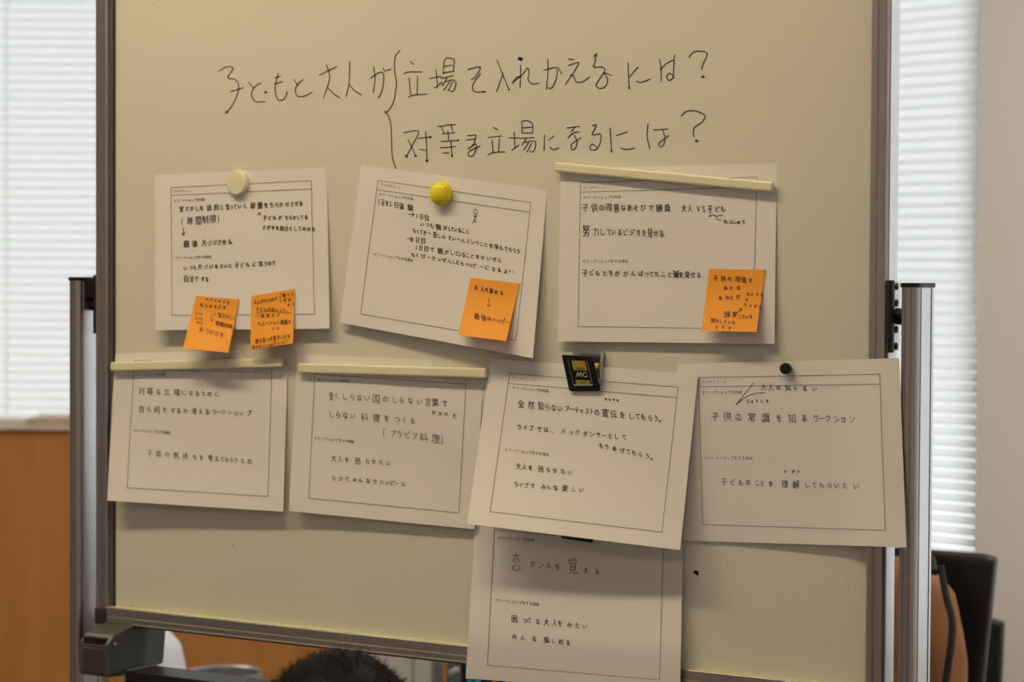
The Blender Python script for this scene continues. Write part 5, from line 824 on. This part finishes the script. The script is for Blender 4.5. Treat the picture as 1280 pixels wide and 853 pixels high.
# pale storage box and patterned bag on a low table behind the board
q1 = deep(540, 835, 3.9); tz = .50; X0, X1 = deep(452, 835, 3.9).x, q1.x; Y0 = q1.y
tb = empty('side_table', ((X0+X1)/2+.12, Y0+.16, 0), 'low dark table behind the board carrying a pale box and a patterned bag', 'table')
MB().aabb(X0-.06, X1+.34, Y0-.03, Y0+.33, tz-.025, tz).done('table_top', M['groove'], tb, bevel=.003)
for sx in (X0-.03, X1+.31):
    for sy in (Y0, Y0+.30): MB().aabb(sx-.012, sx+.012, sy-.012, sy+.012, 0, tz-.025).done('leg', M['groove'], tb)
bx = empty('storage_box', ((X0+X1)/2, Y0+.1, tz), 'pale grey storage box seen under the board beside the patterned bag', 'box')
MB().aabb(X0, X1, Y0, Y0+.2, tz, tz+.20).done('box_body', mat('pale_box', (.66, .66, .64), .5, noise=(.58, .58, .57), scale=9), bx, bevel=.01)
MB().aabb(X0-.004, X1+.004, Y0-.004, Y0+.204, tz+.20, tz+.225).done('box_lid', mat('pale_lid', (.72, .72, .7), .5), bx, bevel=.004)
xs_ = deep(507, 835, 3.9).x; MB().aabb(xs_-.002, xs_+.002, Y0-.003, Y0+.002, tz+.005, tz+.198).done('edge_seam', M['grey'], bx)
g0, g1 = deep(541, 835, 3.85).x, deep(690, 835, 3.85).x
pg = empty('patterned_bag', ((g0+g1)/2, Y0+.07, tz), 'dark patterned cloth bag with blue and tan stripes under the board', 'bag')
vs = []; fs = []; n = 24; m_ = 10
for j in range(m_+1):
    for i in range(n):
        a = 2*math.pi*i/n; v = j/m_; ca, sa = math.cos(a), math.sin(a); e = 1-.25*v**2
        vs.append(((g0+g1)/2+(g1-g0)/2*abs(ca)**.6*(1 if ca > 0 else -1)*(1-.06*v), Y0+.07+.07*abs(sa)**.7*(1 if sa > 0 else -1)*e*(1+.05*math.sin(a*4+v*6)), tz+.24*v-.02*v*v*ca*ca))
for j in range(m_): fs += [(j*n+i, j*n+(i+1) % n, (j+1)*n+(i+1) % n, (j+1)*n+i) for i in range(n)]
fs += [tuple(range(n))[::-1], tuple(range(m_*n, (m_+1)*n))]
MB().add(vs, fs).done('bag_body', M['navy'], pg, smooth=True)
for i in range(9):                                                 # diagonal woven bars
    z = tz+.02+i*.025; x = g0+.002
    MB().tube([(x-.001, Y0+.02, z), (x+.006, Y0+.0, z+.004), (x+.026, Y0-.005, z+.012)], .0055, 6).done('woven_bar', M['blue'] if i % 2 else mat('pale_cloth', (.45, .5, .5), .9), pg)
MB().tube([(g0+.002, Y0-.002, tz+.02), (g0+.0, Y0-.006, tz+.15), (g0+.018, Y0-.004, tz+.225), (g0+.034, Y0+.0, tz+.235)], .0045, 8).done('trim', M['tan'], pg)
for k_, (xa, mm) in enumerate(((.05, 'blue'), (.065, 'blue'), (.10, 'tan'), (.125, 'tan'), (.155, 'blue'), (.18, 'tan'))):
    MB().tube([(g0+xa-.004, Y0-.002, tz+.01), (g0+xa+.005, Y0-.004, tz+.08), (g0+xa-.003, Y0-.003, tz+.15), (g0+xa+.003, Y0+.003, tz+.225)], .006, 7).done('stripe', M[mm], pg)
# ------------------------------------------------------------------ person seated in front of the board (head enters the frame)
hc = deep(421, 808, 2.2); HX, HY, HZ = hc.x, hc.y, hc.z-.006            # crown of the head
pp = empty('person', (HX, HY, 0), 'seated person with short dark hair seen from behind, facing the board', 'person')
face = (Vector((-.05, 1, 0))).normalized(); sd = Vector((face.y, -face.x, 0))
def skin_mesh(name, verts, edges, radii, m, sub=2):
    me = bpy.data.meshes.new(name); o = bpy.data.objects.new(name, me)
    me.from_pydata([tuple(Vector(v)-W[pp.name]) for v in verts], edges, []); me.materials.append(m); put(o, pp, W[pp.name])
    md = o.modifiers.new('skin', 'SKIN'); md.use_smooth_shade = True
    for i, r in enumerate(radii): me.skin_vertices[0].data[i].radius = (r, r*.85 if name == 'body' else r)
    me.skin_vertices[0].data[0].use_root = True
    s_ = o.modifiers.new('sub', 'SUBSURF'); s_.levels = s_.render_levels = sub; return o
base = Vector((HX, HY, HZ)); O = lambda f, s_, z: base+face*f+sd*s_+Vector((0, 0, z-0))
vb = [O(-.04, 0, -.60), O(-.045, 0, -.50), O(-.03, 0, -.38), O(-.02, 0, -.28), O(-.015, 0, -.22), O(0, 0, -.16)]
eb = [(i, i+1) for i in range(5)]; rb_ = [.105, .095, .10, .085, .045, .045]
for s_ in (-1, 1):
    k0 = len(vb)
    vb += [O(-.02, s_*.125, -.275), O(.02, s_*.155, -.42), O(.16, s_*.12, -.50), O(.22, s_*.10, -.51)]; rb_ += [.045, .036, .027, .024]
    eb += [(3, k0), (k0, k0+1), (k0+1, k0+2), (k0+2, k0+3)]
skin_mesh('body', vb, eb, rb_, M['shirt'])
vt = [O(-.04, 0, -.61)]; et = []; rt = [.108]
for s_ in (-1, 1):
    k1 = len(vt); vt += [O(.02, s_*.08, -.61), O(.28, s_*.09, -.585), O(.30, s_*.09, -.80)]; rt += [.075, .052, .038]; vt[k1+2].z = .09
    et += [(0, k1), (k1, k1+1), (k1+1, k1+2)]
    sh_ = O(.29, s_*.09, -.8); sh_.z = .045; skin_mesh('shoe', [sh_, sh_+face*.06-UP*.006, sh_+face*.13-UP*.012], [(0, 1), (1, 2)], [.036, .036, .028], M['black'], 1)
skin_mesh('trousers', vt, et, rt, M['trousers'])
MB().tube([O(0, 0, -.235), O(.0, 0, -.18)], [.048, .045], 20).done('neck', M['skin'], pp, smooth=True)
for s_ in (-1, 1):                                                 # hands: palm and five fingers each, resting on the thighs
    w0 = O(.21, s_*.10, -.507); fw = face
    hv = [w0, w0+fw*.035]; he = [(0, 1)]; hr = [.020, .022]
    for fi, (so, ln) in enumerate(((-.017, .038), (-.006, .045), (.006, .042), (.017, .033))):
        k0 = len(hv); p0 = w0+fw*.055+sd*so
        hv += [p0, p0+fw*ln*.5+UP*-.003, p0+fw*ln+UP*-.014]; hr += [.0085, .0075, .0065]; he += [(1, k0), (k0, k0+1), (k0+1, k0+2)]
    k0 = len(hv); p0 = w0+fw*.015-sd*s_*.022; hv += [p0, p0+fw*.025-sd*s_*.010]; hr += [.009, .0075]; he += [(0, k0), (k0, k0+1)]
    skin_mesh('hand', hv, he, hr, M['skin'], 1)
# head: shaped ellipsoid
bm = bmesh.new(); bmesh.ops.create_uvsphere(bm, u_segments=40, v_segments=28, radius=1)
hcx = O(.0, 0, -.116)
def headshape(c, infl=1.0, hair=False):
    f, s_, z = c.y, c.x, c.z
    ff = f*.094; ss = s_*.077; zz_ = z*.108
    if z < 0: ss *= 1-.22*z*z; ff *= 1-.10*z*z
    if f > .6 and not hair:
        ff += .012*math.exp(-((s_/.13)**2+((z+.12)/.16)**2))      # nose
        ff -= .006*math.exp(-(((abs(s_)-.33)/.14)**2+((z-.02)/.10)**2))
        ff += .004*math.exp(-((s_/.25)**2+((z+.45)/.08)**2))
    return hcx+face*ff*infl+sd*ss*infl+UP*zz_*infl
for v in bm.verts: v.co = headshape(v.co.copy())-W[pp.name]
me = bpy.data.meshes.new('head'); bm.to_mesh(me); bm.free(); me.materials.append(M['skin'])
for p in me.polygons: p.use_smooth = True
hd = put(bpy.data.objects.new('head', me), pp, W[pp.name])
for s_ in (-1, 1):
    MB().lathe(hcx+sd*s_*.073+UP*-.012, sd*s_, [(.018, 0), (.020, .006), (.012, .010), (.004, .006)], 16).done('ear', M['skin'], hd, smooth=True)
    MB().lathe(hcx+face*.080+sd*s_*.028, face, [(.011, 0), (.009, .005), (.003, .0075)], 14).done('eye', M['eye'], hd, smooth=True)
MB().tube([hcx+face*.0855+sd*x+UP*(-.053-.0*x) for x in (-.018, -.009, 0, .009, .018)], [.002, .0035, .004, .0035, .002], 8).done('mouth', M['lip2'], hd)
# hair: cap plus short strands
bm = bmesh.new(); bmesh.ops.create_uvsphere(bm, u_segments=40, v_segments=28, radius=1)
bmesh.ops.delete(bm, geom=[v for v in bm.verts if (v.co.z < (.30 if v.co.y > .25 else (-.35 if v.co.y < -.1 else -.05)))], context='VERTS')
for v in bm.verts:
    k_ = 1.10+.03*math.sin(v.co.x*9)*math.cos(v.co.y*7+v.co.z*5); v.co = headshape(v.co.copy(), k_, True)-W[pp.name]-UP*.003
me = bpy.data.meshes.new('hair'); bm.to_mesh(me); bm.free(); me.materials.append(M['hair'])
for p in me.polygons: p.use_smooth = True
hr_ = put(bpy.data.objects.new('hair', me), pp, W[pp.name])
mb = MB(); vs = []; fs = []
for i in range(16000):
    th = random.uniform(0, 2*math.pi); z = random.uniform(-.3, 1); r = math.sqrt(1-z*z); c = Vector((r*math.cos(th), r*math.sin(th), z))
    if c.z < (.30 if c.y > .25 else (-.35 if c.y < -.1 else -.05)): continue
    p = headshape(c, 1.10, True)-UP*.003; nrm = (p-hcx).normalized()
    dv = (nrm*random.uniform(.15, .45)+sd*random.uniform(-.6, .6)+face*random.uniform(-.6, .6)+UP*random.uniform(-.5, .1)).normalized()
    L = random.uniform(.006, .014); w_ = nrm.cross(dv).normalized()*.0006
    k0 = len(vs); e = p+dv*L+nrm*-.001; vs += [p-w_, p+w_, e]; fs.append((k0, k0+1, k0+2))
hs = mesh('hair_strands', vs, fs, M['hair'], hr_); hs['kind'] = 'stuff'
st_ = empty('stool', (HX-.0, HY-.04, 0), 'low stool under the seated person', 'stool'); sz = HZ-.60-.108
sc = O(.04, 0, 0); MB().lathe((sc.x, sc.y, sz-.03), (0, 0, 1), [(.15, 0), (.155, .006), (.155, .024), (.15, .03)], 32).done('seat', M['grey'], st_)
for a in (.8, 2.36, 3.93, 5.5): MB().tube([(sc.x+.1*math.cos(a), sc.y+.1*math.sin(a), sz-.03), (sc.x+.14*math.cos(a), sc.y+.14*math.sin(a), 0)], .01, 8).done('leg', M['steel'], st_)
